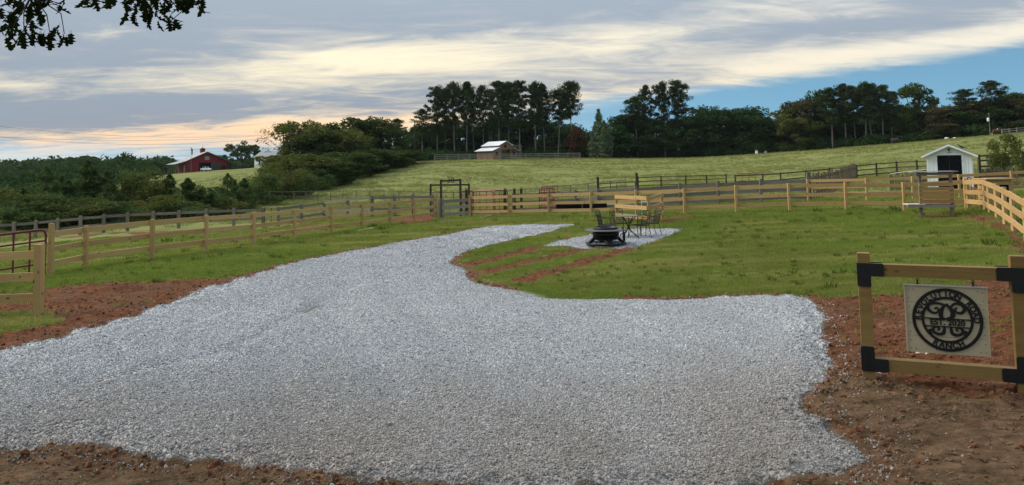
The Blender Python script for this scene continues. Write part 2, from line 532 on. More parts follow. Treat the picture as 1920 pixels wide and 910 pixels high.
def wood(name, light, dark, grain=(1.2, 14, 9), knots=0.0, rough=0.75, weather=0.25):
    """sawn timber: grain along the board's own length, knots, a tone of its own for each board"""
    m, nt, b = material(name, rough, 0.25)
    co = ncoord(nt, 'Object'); r = orand(nt)
    off = nvec(nt, r * 37.0, r * 91.0, r * 53.0)
    v = nscale(nt, co, grain, off)
    g = nnoise(nt, v, 1.6, 6, 0.65, 0.6)
    big = nnoise(nt, nscale(nt, co, (2.5, 1, 1), off), 1.3, 3)
    c = nmix(nt, ((g - 0.5) * 1.7 + 0.5 + (r - 0.5) * 0.5 + (big - 0.5) * 0.6).clamp(), light, dark)
    if knots:
        kv = nvoro(nt, nscale(nt, co, (6.0, 1.2, 1.2), off), 1.0)
        c = nmix(nt, kv.step(0.16, 0.10) * knots, c, (dark[0] * 0.22, dark[1] * 0.18, dark[2] * 0.15))
    wv = nnoise(nt, nscale(nt, co, (5, 2, 2), off), 2.0, 5, 0.7)
    c = nmix(nt, wv.step(0.52, 0.78) * weather, c, (0.09, 0.075, 0.06))
    lk(nt, c, b.inputs['Base Color'])
    bump(nt, b, g, 0.35, 0.01)
    return m


def plain(name, col, rough=0.5, metal=0.0, var=0.25, scale=6.0, spec=0.4):
    m, nt, b = material(name, rough, spec)
    n = nnoise(nt, ncoord(nt, 'Object'), scale, 5, 0.6)
    c = nmix(nt, n, tuple(x * (1 - var) for x in col), tuple(min(1, x * (1 + var)) for x in col))
    lk(nt, c, b.inputs['Base Color']); b.inputs['Metallic'].default_value = metal
    lk(nt, n * 0.2 + (rough - 0.1), b.inputs['Roughness'])
    bump(nt, b, nnoise(nt, ncoord(nt, 'Object'), scale * 6, 3), 0.12, 0.004)
    return m


M_PINE = wood('new_pine', (0.57, 0.375, 0.160), (0.375, 0.225, 0.082), knots=0.85, weather=0.18)
M_PINE_SIGN = wood('treated_pine', (0.27, 0.175, 0.058), (0.165, 0.095, 0.028), knots=0.5, weather=0.30)
M_OLD = wood('weathered_wood', (0.27, 0.235, 0.19), (0.125, 0.103, 0.08), weather=0.5)
M_GREY = wood('silver_wood', (0.31, 0.285, 0.245), (0.16, 0.140, 0.115), weather=0.45)
M_DARK = wood('dark_wood', (0.085, 0.066, 0.046), (0.038, 0.030, 0.022), weather=0.5)
M_SLAT = wood('oiled_slats', (0.46, 0.285, 0.115), (0.30, 0.170, 0.062), knots=0.6, weather=0.2)
M_PICKET = wood('grey_brown_pickets', (0.19, 0.145, 0.105), (0.085, 0.062, 0.044), weather=0.45)
M_PALE = wood('pale_planks', (0.62, 0.58, 0.50), (0.42, 0.385, 0.32), weather=0.3)
M_BROWN = wood('barn_boards', (0.31, 0.19, 0.125), (0.17, 0.10, 0.064), weather=0.35)
M_IRON = plain('black_iron', (0.012, 0.012, 0.013), 0.45, 0.3, 0.3)
M_BRACKET = plain('black_bracket', (0.012, 0.012, 0.013), 0.5, 0.2)
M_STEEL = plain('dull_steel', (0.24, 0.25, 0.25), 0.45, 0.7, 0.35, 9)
M_DARKSTEEL = plain('soot_dark_steel', (0.085, 0.085, 0.085), 0.45, 0.5, 0.4, 9)
M_BRONZE = plain('bronze_iron', (0.035, 0.030, 0.024), 0.5, 0.35)
M_REDPIPE = plain('red_pipe', (0.16, 0.018, 0.020), 0.45, 0.0, 0.35, 5)
M_REDBROWN = plain('rusted_red_pipe', (0.27, 0.055, 0.055), 0.6, 0.0, 0.45, 7)
M_DARKPIPE = plain('dark_pipe', (0.035, 0.032, 0.028), 0.5, 0.3)
M_CREAM = plain('cream_paint', (0.44, 0.365, 0.235), 0.7, 0.0, 0.12, 5)
M_WHITE = plain('white_paint', (0.82, 0.83, 0.83), 0.65, 0.0, 0.08, 4)
M_WHITEMETAL = plain('white_sheet_metal', (0.74, 0.77, 0.78), 0.4, 0.1, 0.12, 1.2)
M_GREYMETAL = plain('grey_sheet_metal', (0.27, 0.27, 0.265), 0.5, 0.1, 0.2, 0.6)
M_BARNRED = plain('barn_red', (0.20, 0.015, 0.022), 0.75, 0.0, 0.3, 1.5)
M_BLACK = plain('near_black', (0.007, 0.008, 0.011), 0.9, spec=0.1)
M_GLASS = plain('dark_glass', (0.03, 0.035, 0.04), 0.12, 0.0, 0.1, 2, 0.6)
M_SHINGLE = plain('grey_shingle', (0.23, 0.23, 0.24), 0.85, 0.0, 0.25, 8)
M_COATRED = plain('chestnut_coat', (0.11, 0.035, 0.018), 0.75, 0.0, 0.35, 4)
M_COATWHITE = plain('white_coat', (0.66, 0.64, 0.60), 0.8, 0.0, 0.12, 4)
M_TAR = plain('dark_feather', (0.010, 0.011, 0.013), 0.5)
M_PVC = plain('white_pvc', (0.70, 0.70, 0.66), 0.4, 0.0, 0.08)


def bark(name, a, b_):
    m, nt, b = material(name, 0.9, 0.15)
    co = ncoord(nt, 'Object')
    n = nnoise(nt, nscale(nt, co, (6, 6, 1.2)), 1.5, 6, 0.7)
    lk(nt, nmix(nt, n.step(0.3, 0.7), a, b_), b.inputs['Base Color'])
    bump(nt, b, n, 0.8, 0.05)
    return m


M_BARK = bark('bark', (0.045, 0.036, 0.028), (0.12, 0.10, 0.082))
M_PINEBARK = bark('pine_bark', (0.10, 0.082, 0.070), (0.26, 0.23, 0.205))
M_TWIG = bark('twig_bark', (0.020, 0.016, 0.012), (0.05, 0.042, 0.034))


def foliage(name, c0, c1, c2=None, trans=0.35, ground=None):
    m = bpy.data.materials.new(name); m.use_nodes = True
    nt = m.node_tree; nt.nodes.clear()
    isl = E(nt, nt.nodes.new('ShaderNodeNewGeometry').outputs['Random Per Island'])
    r = orand(nt)
    if ground: big = nnoise(nt, nscale(nt, E(nt, nt.nodes.new('ShaderNodeNewGeometry').outputs['Position']), ground), 1.0, 5, 0.62)
    else: big = nnoise(nt, ncoord(nt, 'Object'), 0.55, 4)
    c = nmix(nt, (isl * 0.55 + (big - 0.5) * 1.3 + 0.22 + (r - 0.5) * (0.5 if ground else 0.30)).clamp(), c0, c1)
    if c2: c = nmix(nt, ((big - 0.5) * 2 + isl * 0.6).step(0.35, 0.75) * 0.75, c, c2)
    di = nt.nodes.new('ShaderNodeBsdfDiffuse'); lk(nt, c, di.inputs['Color'])
    tr = nt.nodes.new('ShaderNodeBsdfTranslucent'); lk(nt, c, tr.inputs['Color'])
    mx = nt.nodes.new('ShaderNodeMixShader'); mx.inputs[0].default_value = trans
    nt.links.new(di.outputs[0], mx.inputs[1]); nt.links.new(tr.outputs[0], mx.inputs[2])
    o = nt.nodes.new('ShaderNodeOutputMaterial'); nt.links.new(mx.outputs[0], o.inputs[0])
    return m


L_PINE = foliage('pine_needles', (0.022, 0.040, 0.016), (0.063, 0.087, 0.034), (0.079, 0.076, 0.037), 0.2)
L_DARK = foliage('dark_leaves', (0.020, 0.048, 0.017), (0.068, 0.109, 0.033), None, 0.25)
L_GREEN = foliage('green_leaves', (0.032, 0.055, 0.017), (0.085, 0.120, 0.034), (0.095, 0.105, 0.032), 0.3)
L_OLIVE = foliage('olive_leaves', (0.048, 0.071, 0.019), (0.145, 0.162, 0.041), (0.170, 0.145, 0.044), 0.3)
L_CEDAR = foliage('cedar_leaves', (0.042, 0.076, 0.025), (0.118, 0.167, 0.053), (0.133, 0.141, 0.049), 0.25)
L_PALE = foliage('pale_leaves', (0.105, 0.155, 0.085), (0.230, 0.280, 0.150), None, 0.35)
L_RUST = foliage('rust_leaves', (0.090, 0.042, 0.022), (0.192, 0.090, 0.042), (0.072, 0.066, 0.026), 0.3)
L_BROWN = foliage('brownish_leaves', (0.051, 0.045, 0.022), (0.122, 0.095, 0.046), (0.058, 0.071, 0.025), 0.3)
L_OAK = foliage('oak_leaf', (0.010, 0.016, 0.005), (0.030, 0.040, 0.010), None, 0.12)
L_GRASS = foliage('lawn_blade', (0.118, 0.148, 0.030), (0.275, 0.295, 0.074), (0.400, 0.375, 0.125), 0.45, (0.22, 0.75, 0.5))
L_LUSH = foliage('lush_blade', (0.098, 0.155, 0.026), (0.250, 0.310, 0.062), None, 0.45, (0.3, 0.8, 0.5))
L_WEED = foliage('weed_blade', (0.055, 0.085, 0.018), (0.130, 0.165, 0.036), None, 0.35)
L_HAY = foliage('pasture_blade', (0.150, 0.175, 0.045), (0.270, 0.280, 0.088), (0.32, 0.300, 0.115), 0.4, (0.06, 0.30, 0.2))
L_STRAW = foliage('dry_straw', (0.12, 0.088, 0.050), (0.24, 0.185, 0.110), None, 0.1)


def attr(nt, name):
    n = nt.nodes.new('ShaderNodeAttribute'); n.attribute_name = name
    return E(nt, n.outputs['Fac'])


def ground_material():
    m, nt, b = material('ground_cover', 0.95, 0.1)
    geo = E(nt, nt.nodes.new('ShaderNodeNewGeometry').outputs['Position'])
    red, tan, gv = attr(nt, 'red'), attr(nt, 'tan'), attr(nt, 'stone')
    px_, py_, pz_ = nsep(nt, geo)
    dist = (px_ * px_ + py_ * py_).pw(0.5)
    fine = nnoise(nt, geo, 9.0, 6, 0.7)
    mid = nnoise(nt, nscale(nt, geo, (0.5, 1.0, 1.0)), 0.8, 5, 0.6)
    streak = nnoise(nt, nscale(nt, geo, (0.05, 0.28, 0.2)), 1.0, 5, 0.6, 0.5)
    patch = nnoise(nt, nscale(nt, geo, (0.10, 0.16, 0.1)), 0.6, 4)
    lawn = nmix(nt, ((fine - 0.5) * 1.2 + (mid - 0.5) * 1.2 + 0.5).clamp(), (0.070, 0.092, 0.020), (0.165, 0.180, 0.046))
    lawn = nmix(nt, patch.step(0.48, 0.66) * 0.5, lawn, (0.165, 0.150, 0.050))
    hay = nmix(nt, ((streak - 0.5) * 2.0 + (fine - 0.5) * 0.8 + 0.5).clamp(), (0.115, 0.135, 0.034), (0.220, 0.222, 0.072))
    hay = nmix(nt, patch.step(0.45, 0.7) * 0.45, hay, (0.105, 0.135, 0.030))
    grass = nmix(nt, (dist + (mid - 0.5) * 10.0).step(40.0, 62.0), lawn, hay)
    clod = nnoise(nt, nscale(nt, geo, (1, 1.7, 1)), 5.0, 7, 0.72)
    clay = nmix(nt, ((clod - 0.5) * 2.4 + 0.5).clamp(), (0.055, 0.020, 0.009), (0.250, 0.095, 0.041))
    drag = nnoise(nt, nscale(nt, geo, (0.35, 2.4, 1.0)), 1.6, 6, 0.65, 0.8)
    clay = nmix(nt, drag.step(0.46, 0.30) * 0.75, clay, (0.048, 0.024, 0.014))
    clay = nmix(nt, drag.step(0.56, 0.70) * 0.60, clay, (0.300, 0.175, 0.100))
    clay = nmix(nt, nnoise(nt, geo, 0.7, 4).step(0.45, 0.62) * 0.55, clay, (0.130, 0.074, 0.040))
    earth = nmix(nt, ((clod - 0.5) * 2.3 + (mid - 0.5) * 1.1 + (drag - 0.5) * 1.0 + 0.5).clamp(), (0.058, 0.034, 0.018), (0.250, 0.155, 0.085))
    earth = nmix(nt, nnoise(nt, geo, 0.9, 5).step(0.56, 0.70) * 0.55, earth, (0.19, 0.085, 0.040))
    c = nmix(nt, (red + (fine - 0.5) * 0.7 * (red * (1.0 - red) * 4.0)).clamp().step(0.3, 0.7), grass, clay)
    c = nmix(nt, (tan + (fine - 0.5) * 0.6 * (tan * (1.0 - tan) * 4.0)).clamp().step(0.3, 0.7), c, earth)
    c = nmix(nt, gv.step(0.2, 0.8), c, nmix(nt, fine, (0.10, 0.085, 0.066), (0.21, 0.19, 0.165)))
    lk(nt, c, b.inputs['Base Color'])
    bare = (red.mx(tan)).clamp()
    h = fine * (0.5 + bare * 0.3) + clod * bare * 1.2
    bump(nt, b, h, 1.0, 0.07)
    return m


def gravel_material(name, loose):
    m, nt, b = material(name, 0.85, 0.25)
    geo = E(nt, nt.nodes.new('ShaderNodeNewGeometry').outputs['Position'])
    big = nnoise(nt, nscale(nt, geo, (0.7, 0.45, 0.7)), 0.8, 5, 0.6)
    mud = nnoise(nt, nscale(nt, geo, (0.8, 0.5, 0.8)), 0.9, 5, 0.65)
    px_, py_, pz_ = nsep(nt, geo)
    if loose:
        r = E(nt, nt.nodes.new('ShaderNodeObjectInfo').outputs['Random'])
        t = r
    else:
        vo = nt.nodes.new('ShaderNodeTexVoronoi'); vo.inputs['Scale'].default_value = 42; lk(nt, geo, vo.inputs['Vector'])
        s3 = nsep(nt, E(nt, vo.outputs['Color']))
        t = s3[0]
        bump(nt, b, E(nt, vo.outputs['Distance']) * -1.0, 1.0, 0.02)
    g = nmix(nt, t, (0.235, 0.242, 0.248), (0.535, 0.545, 0.55))
    g = nmix(nt, t.step(0.22, 0.0) * 0.8, g, (0.11, 0.115, 0.125))
    g = nmix(nt, t.step(0.93, 1.0) * 0.7, g, (0.80, 0.79, 0.77))
    g = nmix(nt, (big - 0.5).step(-0.2, 0.2) * 0.25, g, (0.30, 0.315, 0.34))
    near = (py_ * -1.0).step(-10.5, -5.0)
    g = nmix(nt, (near * 0.62 + (mud - 0.5) * 1.0).clamp() * 0.75, g, (0.20, 0.145, 0.095))
    lk(nt, g, b.inputs['Base Color'])
    return m


M_GROUND = ground_material()
M_GRAVEL = gravel_material('crushed_stone_bed', False)
M_STONE = gravel_material('crushed_stone', True)
M_CLOD = plain('clay_clod', (0.14, 0.056, 0.026), 0.95, 0, 0.45, 3)

# ------------------------------------------------------------------ the ground, one sheet out to the horizon
ang = np.concatenate([np.radians(np.linspace(-180, -50, 34, endpoint=False)), np.radians(np.linspace(-50, 50, 640, endpoint=False)), np.radians(np.linspace(50, 180, 34, endpoint=False))])
rad = np.concatenate([np.geomspace(1.2, 4.0, 40, endpoint=False), np.geomspace(4.0, 26, 300, endpoint=False), np.geomspace(26, 3200, 250)])
NA, NR = len(ang), len(rad)
R2, A2 = np.meshgrid(rad, ang, indexing='ij')
GX, GY = (R2 * np.sin(A2)).ravel(), (R2 * np.cos(A2)).ravel()
g_red, g_tan, g_st = masks(GX, GY)
GZ = terrain(GX, GY) + micro(GX, GY, g_red, g_tan)
ii = np.arange(NR - 1)[:, None] * NA
jj = np.arange(NA)[None]
quads = np.stack([ii + jj, ii + (jj + 1) % NA, ii + NA + (jj + 1) % NA, ii + NA + jj], -1).reshape(-1, 4)[:, ::-1]
hub = len(GX)
gv = np.concatenate([np.stack([GX, GY, GZ], -1), [[0, 0, tz(0.01, 0.01)]]])
fan = np.stack([np.full(NA, hub), np.arange(NA), (np.arange(NA) + 1) % NA], -1)[:, ::-1]
gme = mesh_np('ground', gv, [quads, fan], [M_GROUND], True)
for nm, arr in (('red', g_red), ('tan', g_tan), ('stone', sstep(-0.05, 0.1, g_st))):
    a_ = gme.attributes.new(nm, 'FLOAT', 'POINT'); a_.data.foreach_set('value', np.concatenate([arr, [0]]).astype(np.float32))
tag(obj('ground', gme), 'rolling grass yard and pasture with bare red clay patches', 'ground', kind='structure')


def ruts(x, y):
    """low ridges and wheel ruts pressed along the drive"""
    t = x * 0.86 + y * 0.30 + 1.2 * np.sin(y * 0.16)
    z = (fbm(t * 1.4, y * 0.12 - x * 0.05, 41, 3) - 0.5) * 0.10 + (fbm(x * 0.7, y * 0.7, 44, 3) - 0.5) * 0.05
    for tr_ in TRACKS:
        q = sd_line(x, y, tr_) + (fbm(x * 1.5, y * 1.5, 47, 3) - 0.5) * 0.10
        z = z - 0.034 * np.exp(-(q / 0.10) ** 2) + 0.012 * np.exp(-((q - 0.28) / 0.15) ** 2)
    return z


def in_track(x, y):
    return np.maximum.reduce([np.exp(-((sd_line(x, y, tr_) + (fbm(x * 1.5, y * 1.5, 47, 3) - 0.5) * 0.10) / 0.075) ** 2) for tr_ in TRACKS]) * sstep(0.35, 0.6, fbm(x * 0.6, y * 0.6, 49, 3))


TRACKS = [ground_poly(q) for q in ([(-60, 738), (60, 704), (180, 664), (300, 630), (420, 588), (560, 540), (700, 500), (860, 462)], [(-40, 690), (80, 655), (220, 616), (330, 580)], [(380, 690), (500, 630), (600, 572), (700, 530), (800, 500), (900, 462)],
                                   [(560, 590), (640, 560), (740, 525)], [(160, 730), (330, 690), (460, 655)])]


def stone_z(x, y, red, tan, sd):
    return terrain(x, y) + micro(x, y, red, tan) + 0.075 * sstep(-0.12, 0.45, sd) - 0.018 + ruts(x, y) * sstep(0.0, 0.6, sd)


keep = (g_st > -0.30) & (GY > 2.0) & (np.hypot(GX, GY) < 60)
drive = sd_poly(GX, GY, GRAVEL) > sd_poly(GX, GY, PAD)
for nm, sel, lab in (('gravel_drive', keep & drive, 'pale grey crushed stone drive curving away to the fence'), ('gravel_pad', keep & ~drive, 'small square pad of pale grey stone under the fire pit')):
    q = quads[sel[quads].any(1)]
    uidx, inv_ = np.unique(q, return_inverse=True)
    x, y = GX[uidx], GY[uidx]
    z = stone_z(x, y, g_red[uidx], g_tan[uidx], g_st[uidx])
    tag(obj(nm, mesh_np(nm, np.stack([x, y, z], -1), inv_.reshape(-1, 4), [M_GRAVEL], True)), lab, 'gravel', kind='structure')

# ------------------------------------------------------------------ scatter: points that carry small meshes
hidden_cols = {}


def source(name, meshes):
    col = bpy.data.collections.new(name)
    for i, me in enumerate(meshes):
        col.objects.link(bpy.data.objects.new('%s_%02d' % (name, i), me))
    return col


def scatter(name, pos, rot, scl, idx, col, label, cat):
    n = len(pos)
    me = bpy.data.meshes.new(name)
    me.vertices.add(n); me.vertices.foreach_set('co', pos.astype(np.float32).ravel())
    me.attributes.new('rot', 'FLOAT_VECTOR', 'POINT').data.foreach_set('vector', rot.astype(np.float32).ravel())
    me.attributes.new('scl', 'FLOAT', 'POINT').data.foreach_set('value', scl.astype(np.float32))
    me.attributes.new('idx', 'INT', 'POINT').data.foreach_set('value', idx.astype(np.int32))
    me.update()
    o = tag(obj(name, me), label, cat, kind='stuff')
    ng = bpy.data.node_groups.new(name, 'GeometryNodeTree')
    ng.interface.new_socket('Geometry', in_out='INPUT', socket_type='NodeSocketGeometry')
    ng.interface.new_socket('Geometry', in_out='OUTPUT', socket_type='NodeSocketGeometry')
    N, Lk = ng.nodes, ng.links
    gi, go = N.new('NodeGroupInput'), N.new('NodeGroupOutput')
    ci = N.new('GeometryNodeCollectionInfo'); ci.inputs['Collection'].default_value = col
    ci.inputs['Separate Children'].default_value = True; ci.inputs['Reset Children'].default_value = True
    ip = N.new('GeometryNodeInstanceOnPoints'); ip.inputs['Pick Instance'].default_value = True
    def na(nm, ty):
        k_ = N.new('GeometryNodeInputNamedAttribute'); k_.data_type = ty; k_.inputs['Name'].default_value = nm; return k_.outputs[0]
    e2r = N.new('FunctionNodeEulerToRotation')
    Lk.new(na('rot', 'FLOAT_VECTOR'), e2r.inputs[0]); Lk.new(e2r.outputs[0], ip.inputs['Rotation'])
    Lk.new(na('scl', 'FLOAT'), ip.inputs['Scale']); Lk.new(na('idx', 'INT'), ip.inputs['Instance Index'])
    Lk.new(gi.outputs[0], ip.inputs['Points']); Lk.new(ci.outputs[0], ip.inputs['Instance']); Lk.new(ip.outputs[0], go.inputs[0])
    o.modifiers.new('scatter', 'NODES').node_group = ng
    return o


def polar_points(n, r0, r1, power, half=0.70):
    """points in the wedge ahead; power sets how quickly they thin out with distance"""
    t = rng.random(n)
    if abs(power) < 1e-6: r = r0 * (r1 / r0) ** t
    else: r = (r0 ** power + t * (r1 ** power - r0 ** power)) ** (1 / power)
    a = rng.uniform(-half, half, n)
    return r * np.sin(a), r * np.cos(a)


def pebble(seed):
    r_ = np.random.default_rng(seed)
    bm = bmesh.new(); bmesh.ops.create_icosphere(bm, subdivisions=1, radius=1.0)
    s = (1.0, r_.uniform(0.6, 0.95), r_.uniform(0.45, 0.75))
    for v in bm.verts:
        k_ = r_.uniform(0.72, 1.12); v.co = Vector((v.co.x * s[0] * k_, v.co.y * s[1] * k_, v.co.z * s[2] * k_))
    me = bpy.data.meshes.new('pebble'); bm.to_mesh(me); bm.free(); me.materials.append(M_STONE); return me


peb = source('pebble', [pebble(i) for i in range(8)])
sx, sy = polar_points(1050000, 4.2, 45, 0.0, 0.70)
ok = rng.random(len(sx)) < np.minimum(1, 5000 * np.hypot(sx, sy) ** 2 / 316000)
sx, sy = sx[ok], sy[ok]
s_red, s_tan, s_sd = masks(sx, sy)
chance = sstep(-0.26, 0.16, s_sd + (fbm(sx * 5, sy * 5, 79, 3) - 0.5) * 0.25) + 0.05 * sstep(-0.9, -0.05, s_sd) * (fbm(sx * 1.2, sy * 1.2, 77) > 0.5)
ok = rng.random(len(sx)) < chance * (1 - 0.5 * in_track(sx, sy))
sx, sy, s_red, s_tan, s_sd = sx[ok], sy[ok], s_red[ok], s_tan[ok], s_sd[ok]
sz = stone_z(sx, sy, s_red, s_tan, s_sd) * 1.0
sz = np.where(s_sd < -0.10, terrain(sx, sy) + micro(sx, sy, s_red, s_tan), sz)
dist_ = np.hypot(sx, sy)
ssc = rng.lognormal(0, 0.33, len(sx)) * 0.0077 * np.clip(dist_ / 14, 1, 1.7)
scatter('gravel_stones', np.stack([sx, sy, sz + ssc * 0.25], -1), rng.uniform(0, 6.28, (len(sx), 3)), ssc, rng.integers(0, 8, len(sx)), peb, 'loose crushed grey stones covering the drive and the pad', 'gravel')


def tuft(seed, n, rad_, h0, h1, wid, mat, lean=0.5):
    r_ = np.random.default_rng(seed)
    V, Fq, Ft = [], [], []
    for i in range(n):
        a, rr = r_.uniform(0, 6.283), rad_ * math.sqrt(r_.random())
        x, y = rr * math.cos(a), rr * math.sin(a)
        h = r_.uniform(h0, h1); d_ = r_.uniform(0, 6.283); w = wid * r_.uniform(0.7, 1.3)
        lx, ly = math.cos(d_) * h * lean * r_.uniform(0.2, 1.2), math.sin(d_) * h * lean * r_.uniform(0.2, 1.2)
        wx, wy = -math.sin(d_ + 0.6) * w, math.cos(d_ + 0.6) * w
        b = len(V)
        V += [(x - wx, y - wy, -0.01), (x + wx, y + wy, -0.01), (x + lx * .45 + wx * .75, y + ly * .45 + wy * .75, h * .6), (x + lx * .45 - wx * .75, y + ly * .45 - wy * .75, h * .6), (x + lx, y + ly, h)]
        Fq.append((b, b + 1, b + 2, b + 3)); Ft.append((b + 3, b + 2, b + 4))
    return mesh_np('tuft', np.array(V), [np.array(Fq), np.array(Ft)], [mat])


tufts = source('tuft', [tuft(i, 16, 0.085, 0.022, 0.060, 0.0042, L_GRASS, 0.9) for i in range(5)] + [tuft(20 + i, 18, 0.09, 0.03, 0.075, 0.0042, L_LUSH, 0.8) for i in range(3)] + [tuft(30 + i, 22, 0.07, 0.05, 0.12, 0.008, L_WEED, 1.0) for i in range(2)])
gx, gy = polar_points(280000, 8.5, 50, 0.35, 0.66)
q_red, q_tan, q_sd = masks(gx, gy)
bare = np.maximum(np.maximum(q_red, q_tan), sstep(-0.16, 0.02, q_sd))
ok = rng.random(len(gx)) < np.where(bare > 0.55, 0.008, 1 - bare) * (0.55 + 0.45 * sstep(0.3, 0.6, fbm(gx * 0.8, gy * 0.8, 61)))
ok &= q_sd < 0.02
gx, gy, q_red, q_tan = gx[ok], gy[ok], q_red[ok], q_tan[ok]
lush = (fbm(gx * 0.35, gy * 0.5, 91) + rng.normal(0, 0.10, len(gx))) > 0.54
scatter('lawn_grass', np.stack([gx, gy, terrain(gx, gy) + micro(gx, gy, q_red, q_tan)], -1), np.stack([np.zeros(len(gx)), np.zeros(len(gx)), rng.uniform(0, 6.28, len(gx))], -1),
        rng.lognormal(-0.18, 0.25, len(gx)) * np.clip(np.hypot(gx, gy) / 20, 0.9, 1.7), np.where(rng.random(len(gx)) < 0.008 * sstep(0.45, 0.6, fbm(gx * 0.3, gy * 0.3, 95)) + 0.0015, rng.integers(8, 10, len(gx)), np.where(lush, rng.integers(5, 8, len(gx)), rng.integers(0, 5, len(gx)))), tufts, 'short mown lawn grass in the fenced yard', 'grass')

hays = source('hay', [tuft(40 + i, 16, 0.35, 0.10, 0.30, 0.014, L_HAY, 0.8) for i in range(5)])
hx, hy = polar_points(70000, 58, 200, 0.9, 0.66)
hz = terrain(hx, hy)
ok = fbm(hx * 0.12, hy * 0.25, 71) + rng.normal(0, 0.12, len(hx)) > 0.48
hx, hy, hz = hx[ok], hy[ok], hz[ok]
hz = hz + micro(hx, hy, np.zeros(len(hx)), np.zeros(len(hx)))
scatter('pasture_grass', np.stack([hx, hy, hz], -1), np.stack([np.zeros(len(hx)), np.zeros(len(hx)), rng.uniform(0, 6.28, len(hx))], -1), rng.uniform(0.6, 1.3, len(hx)),
        rng.integers(0, 5, len(hx)), hays, 'rough yellowing pasture grass on the rising slope', 'grass')


def clod(seed):
    me = pebble(100 + seed).copy(); me.materials.clear(); me.materials.append(M_CLOD); return me


clods = source('clod', [clod(i) for i in range(5)])
cx_, cy_ = polar_points(120000, 5, 42, 0.3, 0.72)
c_red, c_tan, c_sd = masks(cx_, cy_)
ok = (rng.random(len(cx_)) < c_red * 0.75 + c_tan * 0.06) & (c_sd < 0)
cx_, cy_, c_red, c_tan = cx_[ok], cy_[ok], c_red[ok], c_tan[ok]
csc = np.clip(rng.lognormal(0, 0.65, len(cx_)), 0.25, 3.4) * 0.0115
scatter('clay_clods', np.stack([cx_, cy_, terrain(cx_, cy_) + micro(cx_, cy_, c_red, c_tan)], -1), rng.uniform(0, 6.28, (len(cx_), 3)), csc, rng.integers(0, 5, len(cx_)), clods, 'crumbled clods of red clay on the bare dirt', 'dirt')

straws = source('straw', [tuft(60 + i, 9, 0.10, 0.006, 0.022, 0.0028, L_STRAW, 5.0) for i in range(4)])
wx_, wy_ = polar_points(26000, 4.2, 16, 0.4, 0.72)
w_red, w_tan, w_sd = masks(wx_, wy_)
ok = (rng.random(len(wx_)) < (w_tan * 0.55 + w_red * 0.10) * sstep(0.35, 0.6, fbm(wx_ * 0.9, wy_ * 0.9, 55))) & (w_sd < -0.05)
wx_, wy_, w_red, w_tan = wx_[ok], wy_[ok], w_red[ok], w_tan[ok]
scatter('straw_litter', np.stack([wx_, wy_, terrain(wx_, wy_) + micro(wx_, wy_, w_red, w_tan) + 0.004], -1), np.stack([np.zeros(len(wx_)), np.zeros(len(wx_)), rng.uniform(0, 6.28, len(wx_))], -1),
        rng.uniform(0.35, 0.95, len(wx_)), rng.integers(0, 4, len(wx_)), straws, 'dry grass and straw lying on the brown earth', 'straw')

def dry_leaf(seed, mat):
    r_ = np.random.default_rng(seed); b = MB()
    pts = [(0, 0), (0.016, 0.018), (0.012, 0.036), (0.020, 0.050), (0.0, 0.075), (-0.018, 0.052), (-0.012, 0.034), (-0.017, 0.016)]
    v_ = [(x * r_.uniform(0.8, 1.2), y, 0.004 + abs(x) * r_.uniform(0.2, 0.7) + 0.012 * math.sin(y * 60 + seed)) for x, y in pts] + [(0, 0.036, 0.003)]
    b.add(v_, [(i, (i + 1) % 8, 8) for i in range(8)])
    me = bpy.data.meshes.new('dry_leaf'); me.from_pydata(b.v, [], b.f); me.materials.append(mat); return me


L_DEAD = foliage('dead_leaf', (0.085, 0.048, 0.024), (0.26, 0.175, 0.10), None, 0.1)
dead = source('dry_leaf', [dry_leaf(i, L_DEAD) for i in range(4)])
dx_, dy_ = polar_points(9000, 4.2, 15, 0.3, 0.72)
d_red, d_tan, d_sd = masks(dx_, dy_)
ok = (rng.random(len(dx_)) < d_tan * 0.42 + d_red * 0.16) & (d_sd < -0.02)
dx_, dy_, d_red, d_tan = dx_[ok], dy_[ok], d_red[ok], d_tan[ok]
scatter('leaf_litter', np.stack([dx_, dy_, terrain(dx_, dy_) + micro(dx_, dy_, d_red, d_tan) + 0.004], -1), np.stack([rng.normal(0, 0.35, len(dx_)), rng.normal(0, 0.35, len(dx_)), rng.uniform(0, 6.28, len(dx_))], -1),
        rng.uniform(0.35, 0.95, len(dx_)), rng.integers(0, 4, len(dx_)), dead, 'brown dead leaves strewn over the bare earth', 'leaves')

# ------------------------------------------------------------------ fences and gates
def g3(px, py, Y):
    p = at(px, py, Y); return Vector((p.x, p.y, tz(p.x, p.y)))


def lean(s=0.012): return Vector((random.uniform(-s, s), random.uniform(-s, s), 0))


def post(root, b, h, w, mat, name='post', ln=0.012):
    return board(name, b - Vector((0, 0, 0.35)), b + Vector((0, 0, h)) + lean(ln), w, w, mat, root, (0.0, 1, 0.1))


